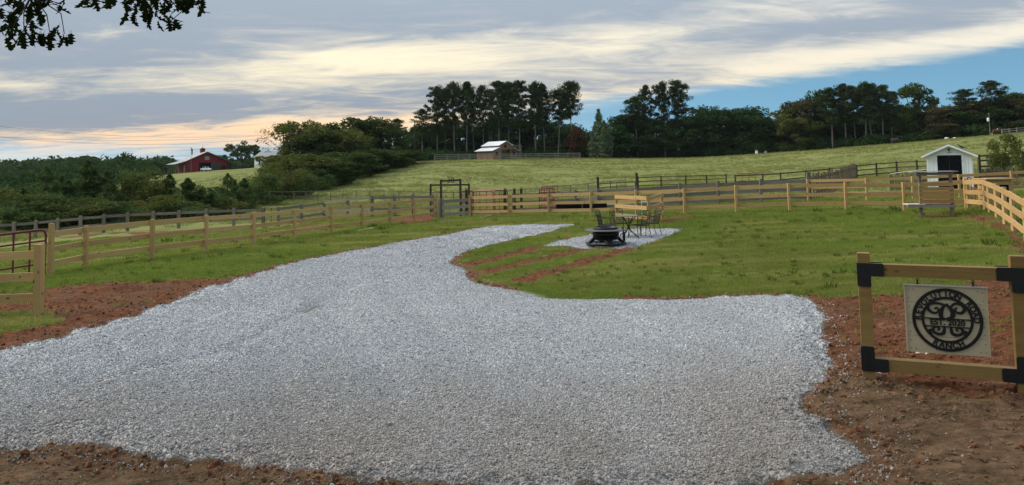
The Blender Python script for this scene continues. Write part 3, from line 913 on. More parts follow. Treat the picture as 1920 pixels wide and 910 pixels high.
def fence(name, label, pts, h, rails, mat, pw_=0.10, bh=0.14, bt=0.036, side=1, skip=(), jitter=0.012, cat='fence', group=None, tall=(), rail_mat=None, rail_name='rail', toward=None):
    """posts with boards nailed to one side; side=+1 puts the boards on the far side of the line from the camera"""
    B = [g3(*p) if len(p) == 3 and not isinstance(p, Vector) else p for p in pts]
    root = thing(name, B[0], label, cat, group)
    for i, b in enumerate(B): post(root, b, h * (1.0 + (0.14 if i in tall else 0.0)) + random.uniform(-0.02, 0.03), pw_, mat)
    for i in range(len(B) - 1):
        if i in skip: continue
        p, q = B[i], B[i + 1]
        dv = (q - p); dv.z = 0; dv.normalize()
        nrm = Vector((-dv.y, dv.x, 0))
        if nrm.dot(Vector((p.x, p.y, 0))) < 0: nrm = -nrm
        if toward is not None and (nrm * side).dot(toward) < 0: nrm = -nrm
        off = nrm * side * (pw_ / 2 + bt / 2 + 0.002)
        for z in rails:
            board(rail_name, p + off + Vector((0, 0, z + random.uniform(-jitter, jitter))) + dv * 0.002, q + off + Vector((0, 0, z + random.uniform(-jitter, jitter))) - dv * 0.002, bt, bh, rail_mat or mat, root)
    return root


R3 = (0.34, 0.70, 1.08)
fence('board_fence', 'new three-board pine fence along the near side of the drive, from red gate to corner', YARD_LEFT, 1.20, R3, M_PINE, 0.105, tall=(0, 10))
fence('board_fence', 'new three-board pine fence across the back of the lawn behind the fire pit', YARD_BACK, 1.20, R3, M_PINE, 0.10)
fence('board_fence', 'new curving pine fence at the edge of the lawn, boards facing the lawn', [g3(1816, 393.5, 29.8)] + [g3(*p) for p in YARD_RIGHT], 1.13, (0.30, 0.68, 1.06), M_PINE, 0.11, 0.17, side=-1, toward=Vector((-1, -0.2, 0)))
fence('board_fence', 'short new pine fence at the photo edge in front of the red gate', [(-150, 606, 13.6), (-40, 598, 13.5), (72, 590, 13.3)], 1.22, (0.30, 0.66, 1.04), M_PINE, 0.125, 0.15, tall=())
fence('board_fence', 'grey weathered three-board fence panel between new fence runs below the arch', [g3(824, 412, 41.0), g3(830, 411, 40.9), g3(884, 409, 40.6)], 1.12, (0.30, 0.65, 0.98), M_GREY, 0.11, 0.17, side=-1, skip=(0,), jitter=0.004)
fence('rail_fence', 'old grey two-rail fence in front of the row of cedars', OLD_LEFT, 1.22, (0.50, 1.04), M_OLD, 0.16, 0.17, 0.04)
fence('rail_fence', 'old grey two-rail fence running behind the paddock to the arch', OLD_MID, 1.32, (0.52, 1.18), M_OLD, 0.16, 0.15, 0.04, side=-1)
fence('rail_fence', 'old dark two-rail fence behind the picnic table and new back fence', OLD_RIGHT, 1.32, (0.25, 0.68, 1.12), M_OLD, 0.15, 0.19, 0.04)
fence('board_fence', 'second new pine fence behind the slatted hay feeder', [(1516, 379, 41.3), (1626, 375, 39.4), (1712, 371, 38.6), (1800, 367, 38), (1898, 363, 37.2), (1990, 360, 37)], 1.22, (0.40, 0.76, 1.12), M_PINE, 0.10)
fence('rail_fence', 'dark three-rail fence between the picket run and the white shed', [(1607, 336, 76), (1644, 333, 76.5), (1682, 331, 76), (1720, 329, 74), (1741, 329, 72)], 1.45, (0.35, 0.85, 1.32), M_DARK, 0.13, 0.10)
fence('rail_fence', 'dark rail fence climbing the pasture beside the white shed', [(1838, 340, 58), (1862, 337, 58), (1884, 335, 58.5), (1920, 331, 58), (1960, 328, 58)], 1.9, (0.5, 1.0, 1.45, 1.8), M_DARK, 0.16, 0.11)
fence('rail_fence', 'thin dark rail fence crossing the lower pasture above the new back fence', [(1379, 352, 82), (1431, 349, 82), (1464, 346.5, 82.5), (1512, 343, 83), (1556, 340, 83), (1606, 337, 80)], 1.35, (0.55, 1.22), M_DARK, 0.13, 0.12)
fence('rail_fence', 'faded grey rail fence on the crest around the brown barn', [(815, 305, 172), (838, 304.5, 172.5), (860, 304, 173), (881, 303.5, 173.5), (903, 303, 174), (914, 303, 174), (936, 302.5, 174.5), (960, 302, 175), (986, 301, 176), (1010, 300.5, 178), (1041, 300, 180), (1065, 299.5, 182), (1088, 299, 184)],
      1.5, (0.55, 0.95, 1.35), M_GREY, 0.18, 0.15, side=-1)
fence('rail_fence', 'pale rail fence on the hilltop at the photo edge above the small tree', [(1879, 252, 150), (1893, 251.5, 150), (1907, 251, 150), (1922, 250, 150), (1945, 249, 150)], 1.3, (0.35, 0.75, 1.15), M_GREY, 0.16, 0.15, side=-1)
fence('rail_fence', 'thin black fence in front of the spreading oak beside the red barn', [(402, 320, 226), (415, 320, 227), (428, 319.5, 228), (441, 319, 229), (455, 318.5, 230), (468, 318, 231), (480, 318, 232)], 1.3, (0.4, 0.8, 1.2), M_BLACK, 0.10, 0.06)
WIRE = [(470, 379, 87), (485, 378, 88), (505, 377, 88), (529, 376.5, 88), (550, 376, 88), (573, 376, 88), (596, 376, 88), (620, 376, 88), (643, 376, 88), (668, 376, 88), (693, 376, 88), (720, 376, 88), (748, 376, 87), (776, 376, 87), (812, 375.5, 86), (850, 375, 86),
        (893, 373, 85), (940, 370, 84), (985, 367, 83), (1030, 365, 82), (1070, 363, 82), (1103, 361, 81), (1145, 359, 81), (1173, 357.5, 81)]
fence('rail_fence', 'thin rusty pipe fence along the foot of the pasture slope', WIRE, 1.2, (0.6, 1.15), M_OLD, 0.09, 0.07, 0.05)
fence('rail_fence', 'dark pipe fence at the foot of the pasture, from gate post to picket run', [(1197, 357, 79), (1240, 355, 79), (1286, 353, 79), (1325, 351, 80), (1362, 350, 81)], 1.45, (0.5, 0.95, 1.35), M_DARK, 0.12, 0.07, 0.05)
# the small pen behind the table, open box of new pine
pen = [g3(1157, 415, 32.2), g3(1217, 420, 29.6), g3(1242, 411, 31.8), g3(1194, 406, 34.3)]
fence('board_fence', 'small square pen of new pine boards behind the iron table', [pen[0], pen[1], pen[2]], 1.12, (0.28, 0.66, 1.04), M_PINE, 0.10, 0.15, side=-1)
t = thing('pipe_stake', g3(1204, 415, 31.0), 'thin white plastic pipe standing inside the small pine pen', 'pipe')
b0 = g3(1204, 415, 31.0)
pipe('upright', b0 - Vector((0, 0, 0.1)), b0 + Vector((0, 0, 0.98)), 0.013, M_PVC, t)
pipe('cross_arm', b0 + Vector((0.0, 0, 0.82)), b0 + Vector((0.22, 0.02, 0.84)), 0.012, M_PVC, t)


def pickets(label, p0, p1, n, h, cap=False):
    a, b = g3(*p0), g3(*p1)
    root = thing('picket_fence', a, label, 'fence')
    dv = (b - a).normalized(); nrm = Vector((-dv.y, dv.x, 0))
    for z in (0.35, h - 0.35): board('rail', a + Vector((0, 0, z)), b + Vector((0, 0, z)), 0.04, 0.09, M_PICKET, root)
    for i in range(n + 1):
        x = a.lerp(b, i / n) - nrm * 0.045; x.z = tz(x.x, x.y)
        board('picket', x - Vector((0, 0, 0.05)), x + Vector((0, 0, h + random.uniform(-0.08, 0.14))) + lean(0.04), 0.11 if h > 1.2 else 0.03, 0.13, M_PICKET, root, tuple(dv))
    for q in (a, b): post(root, q + nrm * 0.09, h + 0.05, 0.11, M_OLD)
    if cap: board('cap_board', a + Vector((0, 0, h + 0.14)), b + Vector((0, 0, h + 0.10)), 0.16, 0.025, M_PALE, root)
    return root


pickets('grey picket fence receding uphill from the corner of the dark fence', (1519, 377, 42.2), (1604, 337, 75), 26, 1.55)
pickets('low grey picket fence under the slatted feeder roof, pale cap board on top', (1672, 350, 52), (1752, 344, 58), 26, 1.05, True)
pickets('grey picket fence between the white shed and the curving pine fence', (1846, 356, 50), (1908, 352, 49), 20, 1.05)


def pipe_gate(label, a, b, h, mat, bars=5, ups=3, r=0.026, lift=0.12):
    """tube gate with rounded top corners"""
    root = thing('pipe_gate', a, label, 'gate')
    dv = b - a; L = dv.length
    def P(t, z): return a + dv * t + Vector((0, 0, lift + z))
    c = min(0.14, L * 0.1) / L
    loop = [P(0, 0), P(0, h - c * L), P(0, h - c * L * 0.5) + dv * c * 0.15, P(c * 0.35, h - c * L * 0.15), P(c, h), P(1 - c, h), P(1 - c * 0.35, h - c * L * 0.15), P(1 - c * 0.15, h - c * L * 0.5), P(1, h - c * L), P(1, 0), P(0, 0)]
    MB().tube(loop, r, 8).build('frame', mat, root, smooth=True)
    for i in range(1, bars): pipe('bar', P(0.003, h * i / bars), P(0.997, h * i / bars), r * 0.8, mat, root)
    for i in range(1, ups): pipe('brace', P(i / ups, 0.01), P(i / ups, h - 0.01), r * 0.75, mat, root)
    return root


pipe_gate('red tube gate at the photo edge behind the short new fence', g3(-110, 550, 17.6), g3(84, 524, 19.2), 1.12, M_REDPIPE, 4, 6, 0.030)
pipe_gate('dark tube gate standing tall between two posts behind the back fence', g3(1123, 381, 51), g3(1192, 379, 50.5), 1.45, M_DARKPIPE, 5, 2)
for (q, lab) in ((( 1122, 382, 51), 'tall dark gate post behind the back fence, farther from the white shed'), ((1195, 379, 50.3), 'tall dark gate post behind the back fence, nearer to the white shed')):
    b = g3(*q); r_ = thing('gate_post', b, lab, 'post')
    post(r_, b, 2.05 if q[0] < 1150 else 2.1, 0.15, M_DARK, 'shaft'); board('cap', b + Vector((-0.085, 0, 2.07 + 0.05)), b + Vector((0.085, 0, 2.07 + 0.05)), 0.17, 0.03, M_DARK, r_)
pipe_gate('small dark tube gate in the old fence behind the paddock', g3(496, 421, 50.6), g3(521, 426, 48.8), 1.12, M_DARKPIPE, 3, 2)
pipe_gate('low tube gate top showing behind the back fence, left of the tall gate posts', g3(1016, 402, 47), g3(1047, 401, 46.5), 1.5, M_REDBROWN, 6, 3)
pipe_gate('red tube gate behind the corner where the curving fence starts', g3(1817, 381, 34), g3(1844, 393, 29.2), 1.0, M_REDPIPE, 5, 4)
pipe_gate('brown tube gate on the pasture fence above the back fence', g3(1380, 353, 78), g3(1430, 350, 78), 1.35, M_REDBROWN, 3, 4, 0.03)
for i, (p, q, lab) in enumerate((((888, 399, 47.5), (925, 398, 46), 'red corral panel nearest the arch, behind the back fence'),
                                 ((928, 400, 44.5), (952, 397, 48), 'red corral panel set askew beside another, behind the back fence'),
                                 ((866, 400, 46), (887, 399, 47.4), 'red corral panel seen through the grey weathered fence panel'),
                                 ((1012, 399, 46), (1040, 398.5, 46), 'red corral panel under the low tube gate, behind the back fence'))):
    pipe_gate(lab, g3(*p), g3(*q), 1.35, M_REDBROWN, 6, 3, 0.036)
for px_, Y_, lab in ((875, 44, 'dark corral post beside the red panel under the arch'), (948, 47, 'dark corral post beside the askew red panel'), (965, 47, 'dark corral post just past the askew red panel'), (978, 47, 'lone dark corral post between red panel and low tube gate')):
    b = g3(px_, 402, Y_); r_ = thing('corral_post', b, lab, 'post', None)
    post(r_, b, 1.55, 0.16, M_DARK, 'shaft'); board('cap', b + Vector((-0.09, 0, 1.60)), b + Vector((0.09, 0, 1.60)), 0.18, 0.03, M_DARK, r_)


def arch(label, a, b, h, w, bar_name='header'):
    root = thing('gate_arch', a, label, 'arch')
    for q in (a, b): board('post', q - Vector((0, 0, 0.4)), q + Vector((0, 0, h)), w, w, M_DARK, root, (0, 1, 0.1))
    board(bar_name, a + Vector((w / 2, 0, h - 0.08)), b + Vector((-w / 2, 0, h - 0.08)), w * 0.6, 0.10, M_DARK, root)
    return root


A1, A2 = g3(827.5, 411, 42.6), g3(864, 410, 42.6)
ar = arch('tall dark timber arch with a small metal emblem, behind the grey fence panel', A1, A2, 2.17, 0.12)
arch('lower wider timber arch standing behind the tall one with the emblem', g3(808, 404, 46.5), g3(880, 403, 46.5), 1.95, 0.11)


def text_mesh(txt, size, thick, align='CENTER', shear=0.0, bold=0.0):
    cu = bpy.data.curves.new('txt', 'FONT'); cu.body = txt; cu.size = size; cu.extrude = thick; cu.align_x = align; cu.align_y = 'CENTER'; cu.shear = shear
    cu.resolution_u = 3; cu.offset = size * bold
    o = bpy.data.objects.new('txt', cu); C.objects.link(o)
    dg = bpy.context.evaluated_depsgraph_get()
    me = bpy.data.meshes.new_from_object(o.evaluated_get(dg))
    bpy.data.objects.remove(o); bpy.data.curves.remove(cu)
    return me


mid = A1.lerp(A2, 0.5) + Vector((0, -0.09, 2.08))
me = text_mesh('38', 0.46, 0.012); me.materials.append(M_IRON)
obj('emblem', me, ar, Matrix.Translation(mid) @ Matrix.Rotation(math.pi / 2, 4, 'X'))

# ------------------------------------------------------------------ buildings
def face_m(p, deg):
    return Matrix.Translation(p) @ Matrix.Rotation(math.radians(deg), 4, 'Z')


def slab_roof(name, quad, th, mat, root, M):
    """a roof plane with thickness; quad = four local corners"""
    a, b, c, d_ = [Vector(q) for q in quad]
    n = (b - a).cross(d_ - a).normalized()
    if n.z < 0: n = -n
    vs = [a, b, c, d_] + [p + n * th for p in (a, b, c, d_)]
    return MB().add(vs, [(0, 1, 2, 3), (4, 5, 6, 7), (0, 1, 5, 4), (1, 2, 6, 5), (2, 3, 7, 6), (3, 0, 4, 7)]).build(name, mat, root, M)


# white shed with black doors
p = g3(1783, 355, 50.0); M = face_m(p, -33.5 + 3)
sh = thing('garden_shed', p, 'small white board-and-batten shed with black double doors', 'shed')
W_, D_, EV, PK = 1.32, 3.2, 2.30, 2.92
MB().prism([(-W_, -0.2), (W_, -0.2), (W_, EV), (0, PK), (-W_, EV)], 0, D_).build('wall', M_WHITE, sh, M)
for s in (-1, 1):
    slab_roof('roof', [(0, -0.28, PK + 0.01), (s * (W_ + 0.28), -0.28, EV - 0.125), (s * (W_ + 0.28), D_ + 0.2, EV - 0.125), (0, D_ + 0.2, PK + 0.01)], 0.05, M_GREYMETAL, sh, M)
    MB().prism([(0, PK - 0.10), (s * (W_ + 0.30), EV - 0.245), (s * (W_ + 0.30), EV - 0.125), (0, PK + 0.02)], -0.33, -0.285).build('barge_board', M_WHITE, sh, M)
for x in (-1.24, -0.98, 0.88, 1.02, 1.24):
    zt = PK - (PK - EV) * abs(x) / W_ - 0.14
    MB().box((x - 0.022, -0.022, 0.0), (x + 0.022, -0.002, zt)).build('batten', M_WHITE, sh, M)
for x in (-0.45, 0.02, 0.48):
    MB().box((x - 0.018, -0.02, 2.34), (x + 0.018, -0.002, PK - (PK - EV) * abs(x) / W_ - 0.14)).build('batten', M_WHITE, sh, M)
MB().box((-0.80, -0.035, 0.0), (-0.695, -0.003, 2.34)).box((0.695, -0.035, 0.0), (0.80, -0.003, 2.34)).box((-0.694, -0.034, 2.23), (0.694, -0.003, 2.335)).build('door_frame', M_WHITE, sh, M)
for s in (-1, 1):
    a, b = sorted((s * 0.006, s * 0.69))
    dr = MB().box((a, -0.05, 0.02), (b, -0.004, 2.22)).build('door', M_BLACK, sh, M)
    MB().box((s * 0.62 - 0.09, -0.062, 1.82), (s * 0.62 + 0.09, -0.0505, 1.88)).box((s * 0.62 - 0.09, -0.062, 0.35), (s * 0.62 + 0.09, -0.0505, 0.41)).build('hinge', M_IRON, dr, M)
MB().tube([(0.02, -0.004, 2.47), (0.02, -0.10, 2.49), (0.02, -0.13, 2.64)], 0.018).lathe([(0.0, 2.56), (0.075, 2.58), (0.085, 2.62), (0.06, 2.56), (0.0, 2.70)], 10, (0.02, -0.14, 0)).box((-0.11, -0.02, 2.40), (0.15, -0.003, 2.43)).build('wall_lamp', M_IRON, sh, M)


def bird(label, p, deg, s=1.0):
    V = [((0, 0, .10), .055), ((.10, 0, .15), .06), ((.17, 0, .22), .035), ((.22, 0, .26), .035), ((.27, 0, .255), .008), ((-.12, 0, .10), .03), ((-.26, 0, .07), .018)]
    return skinned('bird', V, [(0, 1), (1, 2), (2, 3), (3, 4), (0, 5), (5, 6)], M_TAR, label, 'bird', face_m(p, deg) @ Matrix.Scale(s, 4), legs=[((0.02, .03, .08), (.02, .03, 0)), ((.02, -.03, .08), (.02, -.03, 0))])


def skinned(name, V, Eg, mat, label, cat, M, legs=(), sub=1, parent=None):
    """one continuous body grown over a skeleton"""
    V = list(V); Eg = list(Eg)
    me = bpy.data.meshes.new(name); me.from_pydata([v[0] for v in V], Eg, [])
    o = bpy.data.objects.new(name, me); C.objects.link(o)
    o.modifiers.new('skin', 'SKIN'); o.modifiers.new('sub', 'SUBSURF').levels = sub
    for i, v in enumerate(V):
        sv = me.skin_vertices[0].data[i]; sv.radius = (v[1], v[1]); sv.use_root = i == 0
    out = bpy.data.meshes.new_from_object(o.evaluated_get(bpy.context.evaluated_depsgraph_get()))
    bpy.data.objects.remove(o)
    out.materials.clear(); out.materials.append(mat)
    for f in out.polygons: f.use_smooth = True
    if legs:
        b = MB()
        for a_, c_ in legs: b.tube([a_, c_], 0.008, 5)
        bm = bmesh.new(); bm.from_mesh(out)
        tmp = bpy.data.meshes.new('tmp'); tmp.from_pydata(b.v, [], b.f); bm.from_mesh(tmp); bm.to_mesh(out); bm.free()
    r = obj(name, out, parent, M)
    if label: tag(r, label, cat)
    return r


bird('black bird perched on the roof slope of the white shed', M @ Vector((0.78, -0.1, PK - (PK - EV) * 0.78 / W_ + 0.065)), 130, 1.15)


def window(root, M, x0, x1, z0, z1, y, mat=None, trim=None, name='window'):
    w = MB().box((x0, y - 0.05, z0), (x1, y - 0.004, z1)).build(name, mat or M_GLASS, root, M)
    tb = MB(); t_ = 0.09
    tb.box((x0 - t_, y - 0.07, z0 - t_), (x0, y - 0.003, z1 + t_)).box((x1, y - 0.07, z0 - t_), (x1 + t_, y - 0.003, z1 + t_)).box((x0, y - 0.07, z1), (x1, y - 0.003, z1 + t_)).box((x0, y - 0.07, z0 - t_), (x1, y - 0.003, z0))
    tb.build('frame', trim or M_WHITE, w, M)
    return w


# brown monitor barn on the crest
p = g3(948, 303, 181); p.z += 0.1; M = face_m(p, 38)
bb = thing('horse_barn', p, 'small brown timber barn with two-tier white metal roof', 'barn')
HW, CW, DP = 3.7, 1.75, 6.6
MB().prism([(-HW, -0.6), (HW, -0.6), (HW, 2.0), (CW, 2.75), (CW, 3.35), (0, 4.2), (-CW, 3.35), (-CW, 2.75), (-HW, 2.0)], 0, DP).build('wall', M_BROWN, bb, M)
for s in (-1, 1):
    slab_roof('upper_roof', [(0, -0.5, 4.23), (s * (CW + 0.55), -0.5, 3.13), (s * (CW + 0.55), DP + 0.3, 3.13), (0, DP + 0.3, 4.23)], 0.08, M_WHITEMETAL, bb, M)
    slab_roof('lower_roof', [(s * (CW + 0.02), -0.5, 2.80), (s * (HW + 0.55), -0.5, 1.90), (s * (HW + 0.55), DP + 0.3, 1.90), (s * (CW + 0.02), DP + 0.3, 2.80)], 0.08, M_WHITEMETAL, bb, M)
MB().box((-1.2, -0.10, -0.3), (1.2, -0.004, 2.2)).build('door', M_DARK, bb, M)
window(bb, M, -2.9, -2.2, 0.9, 1.6, 0, M_BLACK, M_BROWN); window(bb, M, 2.3, 2.9, 0.9, 1.6, 0, M_BLACK, M_BROWN)
window(bb, M, -0.4, 0.3, 2.7, 3.4, 0, M_BLACK, M_BROWN, 'loft_door')
for x in (0.4, 2.0, 3.6): board('porch_post', M @ Vector((x, -1.55, -0.5)), M @ Vector((x, -1.55, 3.35)), 0.13, 0.13, M_BROWN, bb, (0, 1, 0.1))
MB().box((0.3, -1.65, 2.2), (3.7, -0.005, 2.36)).build('balcony_deck', M_BROWN, bb, M)
for z in (2.75, 3.2): board('balcony_rail', M @ Vector((0.47, -1.55, z)), M @ Vector((3.53, -1.55, z)), 0.05, 0.10, M_BROWN, bb)
for i in range(9): MB().box((-HW - 0.03, 0.35 + i * 0.7, -0.3), (-HW - 0.004, 0.43 + i * 0.7, 1.85)).build('batten', M_BROWN, bb, M)

# red barn in the valley
p = g3(388, 321, 228); p.z = CAM.z + ray(388, 321).z * 228 - 0.2; M = face_m(p, 33) @ Matrix.Scale(1.18, 4)
rb = thing('red_barn', p, 'red barn with pale metal roof, side porches and small cupola', 'barn')
HW, EVR, PKR, DP, PO = 4.9, 2.7, 5.0, 12.5, 2.4
MB().prism([(-HW, -1.5), (HW, -1.5), (HW, EVR), (0, PKR), (-HW, EVR)], 0, DP).build('wall', M_BARNRED, rb, M)
for s in (-1, 1):
    slab_roof('roof', [(0, -0.6, PKR + 0.03), (s * (HW + 0.1), -0.6, EVR + 0.03), (s * (HW + 0.1), DP + 0.6, EVR + 0.03), (0, DP + 0.6, PKR + 0.03)], 0.10, M_GREYMETAL, rb, M)
    slab_roof('porch_roof', [(s * (HW + 0.12), -0.6, EVR - 0.02), (s * (HW + PO + 0.4), -0.6, 1.95), (s * (HW + PO + 0.4), DP + 0.6, 1.95), (s * (HW + 0.12), DP + 0.6, EVR - 0.02)], 0.08, M_GREYMETAL, rb, M)
    for k_ in range(5): board('porch_post', M @ Vector((s * (HW + PO), 0.2 + k_ * 3.0, -1.5)), M @ Vector((s * (HW + PO), 0.2 + k_ * 3.0, 2.0)), 0.16, 0.16, M_OLD, rb, (0, 1, 0.1))
cu_ = MB().box((-0.55, 5.2, PKR - 0.2), (0.55, 6.3, PKR + 0.85)).build('cupola', M_BARNRED, rb, M)
MB().add([(-0.75, 5.0, PKR + 0.85), (0.75, 5.0, PKR + 0.85), (0.75, 6.5, PKR + 0.85), (-0.75, 6.5, PKR + 0.85), (0, 5.75, PKR + 1.35)], [(0, 1, 4), (1, 2, 4), (2, 3, 4), (3, 0, 4), (3, 2, 1, 0)]).build('cupola_roof', M_DARK, cu_, M)
pipe('weather_vane', M @ Vector((0, 5.75, PKR + 1.3)), M @ Vector((0, 5.75, PKR + 2.2)), 0.03, M_IRON, cu_)
MB().box((-1.9, -0.08, -0.4), (0.9, -0.004, 2.3)).build('door', M_BLACK, rb, M)  # flat black panel painted as the shaded inside of the open doorway
MB().box((1.1, -0.10, -0.4), (3.4, -0.004, 2.3)).build('sliding_door', plain('dull_green_boards', (0.05, 0.055, 0.04)), rb, M)
window(rb, M, -0.55, 0.55, 3.0, 3.9, 0, M_GREYMETAL, M_BARNRED)
window(rb, M, -4.2, -3.2, 0.6, 1.6, 0, M_BARNRED, M_BARNRED); window(rb, M, 3.8, 4.5, 0.6, 1.6, 0, M_BLACK, M_BARNRED)
M2 = M @ Matrix.Translation((-HW, 0, 0)) @ Matrix.Rotation(-math.pi / 2, 4, 'Z')
for x in (-3.2, -2.3): window(rb, M2, x, x + 0.62, 0.0, 1.7, 0, M_GREYMETAL, M_WHITE, 'side_door')

# pickup by the red barn
p = g3(386, 323, 216); p.z = CAM.z + ray(386, 321.5).z * 216; M = face_m(p, -28) @ Matrix.Scale(0.8, 4)
tk = thing('pickup_truck', p, 'white pickup truck parked at the dark doorway of the red barn', 'truck')
MB().prism([(-1.9, 0.45), (1.9, 0.45), (1.95, 0.85), (1.75, 1.02), (0.75, 1.05), (0.3, 1.62), (-0.65, 1.64), (-0.8, 1.08), (-1.9, 1.05)], -0.75, 0.75).build('body', M_WHITE, tk, M)
MB().prism([(0.62, 1.08), (0.27, 1.52), (-0.55, 1.54), (-0.62, 1.10)], -0.765, 0.765).build('side_window', M_GLASS, tk, M)
MB().add([(0.80, -0.6, 1.08), (0.80, 0.6, 1.08), (0.40, 0.55, 1.57), (0.40, -0.55, 1.57)], [(0, 1, 2, 3)]).build('windscreen', M_GLASS, tk, M)
for x in (-1.2, 1.2):
    for y in (-0.72, 0.72):
        wl = MB().tube([(x, y - 0.12, 0.36), (x, y + 0.12, 0.36)], 0.36, 14).build('wheel', M_BLACK, tk, M)
        MB().tube([(x, y - 0.125, 0.36), (x, y + 0.125, 0.36)], 0.19, 10).build('rim', M_STEEL, wl, M)

# flagpole
p = g3(358, 322, 218); p.z = CAM.z + ray(358, 322).z * 218 - 0.5
fp = thing('flagpole', p, 'flagpole with a limp striped flag in front of the red barn', 'flagpole')
pipe('pole', p, p + Vector((0, 0, 7.6)), 0.05, M_STEEL, fp)
m_, nt_, b_f = material('striped_cloth', 0.9, 0.1)
zc = nsep(nt_, ncoord(nt_, 'Object'))
st = (zc[0] * 18.0 + zc[2] * 2.0)._m('SINE').step(-0.2, 0.2)
cc = nmix(nt_, st, (0.42, 0.03, 0.04), (0.6, 0.58, 0.55))
cc = nmix(nt_, zc[2].step(-0.95, -0.85), cc, (0.03, 0.04, 0.14))
lk(nt_, cc, b_f.inputs['Base Color'])
fl = MB(); cols = 9
for i in range(cols):
    for j in range(6): fl.v.append((0.06 + i * 0.05, 0.10 * math.sin(i * 1.9 + j * 0.3), -0.35 * j - i * 0.06))
for i in range(cols - 1):
    for j in range(5): fl.f.append((i * 6 + j, (i + 1) * 6 + j, (i + 1) * 6 + j + 1, i * 6 + j + 1))
fl.build('flag', m_, fp, Matrix.Translation(p + Vector((0, 0, 7.3))))

# white farmhouse behind the trees
p = g3(512, 312, 205); p.z = CAM.z + ray(512, 313).z * 205; M = face_m(p, -28)
wh = thing('farmhouse', p, 'white farmhouse with grey roof half hidden behind trees', 'house')
MB().prism([(-2.6, -1.5), (2.6, -1.5), (2.6, 2.6), (0, 4.1), (-2.6, 2.6)], -4.2, 4.2, Matrix.Rotation(math.pi / 2, 4, 'Z')).build('wall', M_WHITE, wh, M)
for s in (-1, 1):
    slab_roof('roof', [(-4.6, 0, 4.14), (4.6, 0, 4.14), (4.6, s * 3.0, 2.42), (-4.6, s * 3.0, 2.42)], 0.1, M_SHINGLE, wh, M)
for x in (-2.6, 0.2, 2.6): window(wh, M, x, x + 0.75, 0.7, 2.1, -2.6, M_GLASS)
MB().box((-1.6, -2.66, -0.2), (-0.7, -2.604, 1.9)).build('door', M_GREYMETAL, wh, M)

# ------------------------------------------------------------------ slatted hay feeder on the lawn
p = g3(1757, 408, 28.0)
ax = Vector((1, -0.16, 0)).normalized(); M = frame_m(p, p + ax)
hf = thing('hay_feeder', p, 'slatted wooden feeder with bench shelf and narrow metal roof', 'feeder')
for x in (-0.53, 0.53): MB().box((x - 0.045, -0.05, -0.3), (x + 0.05, 0.05, 1.62)).build('post', M_OLD, hf, M)
for i in range(5):
    z = 0.575 + i * 0.155
    w_ = 0.60 if i < 4 else 0.57
    board('slat', M @ Vector((-w_, -0.075, z + 0.0)), M @ Vector((w_, -0.075, z + random.uniform(-0.006, 0.006))), 0.034, 0.128, M_SLAT, hf)
for i in range(11):
    x0 = -1.03 + i * 0.15
    MB().box((x0, -0.16 if i < 4 else -0.04, 0.455), (x0 + 0.143, 0.44 if i < 4 else 0.43, 0.49)).build('shelf_plank', M_PALE if i < 4 else M_GREY, hf, M)
board('shelf_rail', M @ Vector((-1.03, -0.125, 0.405)), M @ Vector((0.62, -0.125, 0.405)), 0.04, 0.085, M_GREY, hf)
MB().box((-0.82, -0.22, 1.655), (0.74, 0.55, 1.675), Matrix.Rotation(math.radians(-0.3), 4, 'Y')).build('roof_sheet', M_GREYMETAL, hf, M)
board('roof_rail', M @ Vector((-0.64, -0.08, 1.59)), M @ Vector((0.62, -0.08, 1.585)), 0.04, 0.10, M_OLD, hf)
board('stretcher', M @ Vector((-0.45, -0.02, 0.06)), M @ Vector((0.45, -0.02, 0.07)), 0.09, 0.05, M_SLAT, hf)

# pale slatted pallet behind the shed fence
p = g3(1867, 334, 60); pl = thing('pallet_panel', p, 'pale slatted wooden panel standing behind the rail fence by the white shed', 'panel')
for i in range(4): board('slat', p + Vector((-0.75, 0.0, 0.45 + i * 0.38)), p + Vector((0.75, 0.05, 0.45 + i * 0.38)), 0.03, 0.22, M_PALE, pl)
for x in (-0.6, 0.0, 0.6): board('upright', p + Vector((x, 0.05, -0.1)), p + Vector((x, 0.05, 1.75)), 0.05, 0.09, M_OLD, pl, (0, 1, 0.1))
# pale plank coop front inside the side enclosure
p = g3(1884, 412, 29.5); cp_ = thing('plank_hutch', p, 'pale plank hutch behind the curving pine fence', 'hutch')
MB().box((-0.55, 0, 0.03), (0.35, 0.7, 1.05), Matrix.Translation(p)).build('body', M_PINE, cp_)
MB().box((-0.12, -0.02, 0.2), (0.22, -0.004, 0.85), Matrix.Translation(p)).build('door', M_BLACK, cp_)
MB().box((-0.68, -0.10, 1.055), (0.48, 0.8, 1.10), Matrix.Translation(p)).build('roof', M_PINE, cp_)

# ------------------------------------------------------------------ fire pit
p = g3(1136, 450, 22.9); sdp = float(stone_z(np.array([p.x]), np.array([p.y]), np.zeros(1), np.zeros(1), np.ones(1))[0]); p.z = sdp + 0.008
M = Matrix.Translation(p) @ Matrix.Scale(1.22, 4)
ft = thing('fire_pit', p, 'round black steel fire pit standing on the gravel pad', 'fire pit')
MB().lathe([(0.36, 0.02), (0.44, 0.0), (0.49, 0.02), (0.505, 0.055), (0.485, 0.058), (0.465, 0.032), (0.43, 0.018), (0.38, 0.035), (0.36, 0.02)], 40).build('base_ring', M_IRON, ft, M, True)
for i in range(4):
    a = math.radians(90 * i - 82)
    c, s = math.cos(a), math.sin(a)
    R_ = Matrix.Rotation(a, 4, 'Z')
    MB().prism([(0.22, 0.21), (0.30, 0.21), (0.475, 0.04), (0.40, 0.035), (0.22, 0.17)], -0.05, 0.05, R_).build('leg', M_IRON, ft, M)
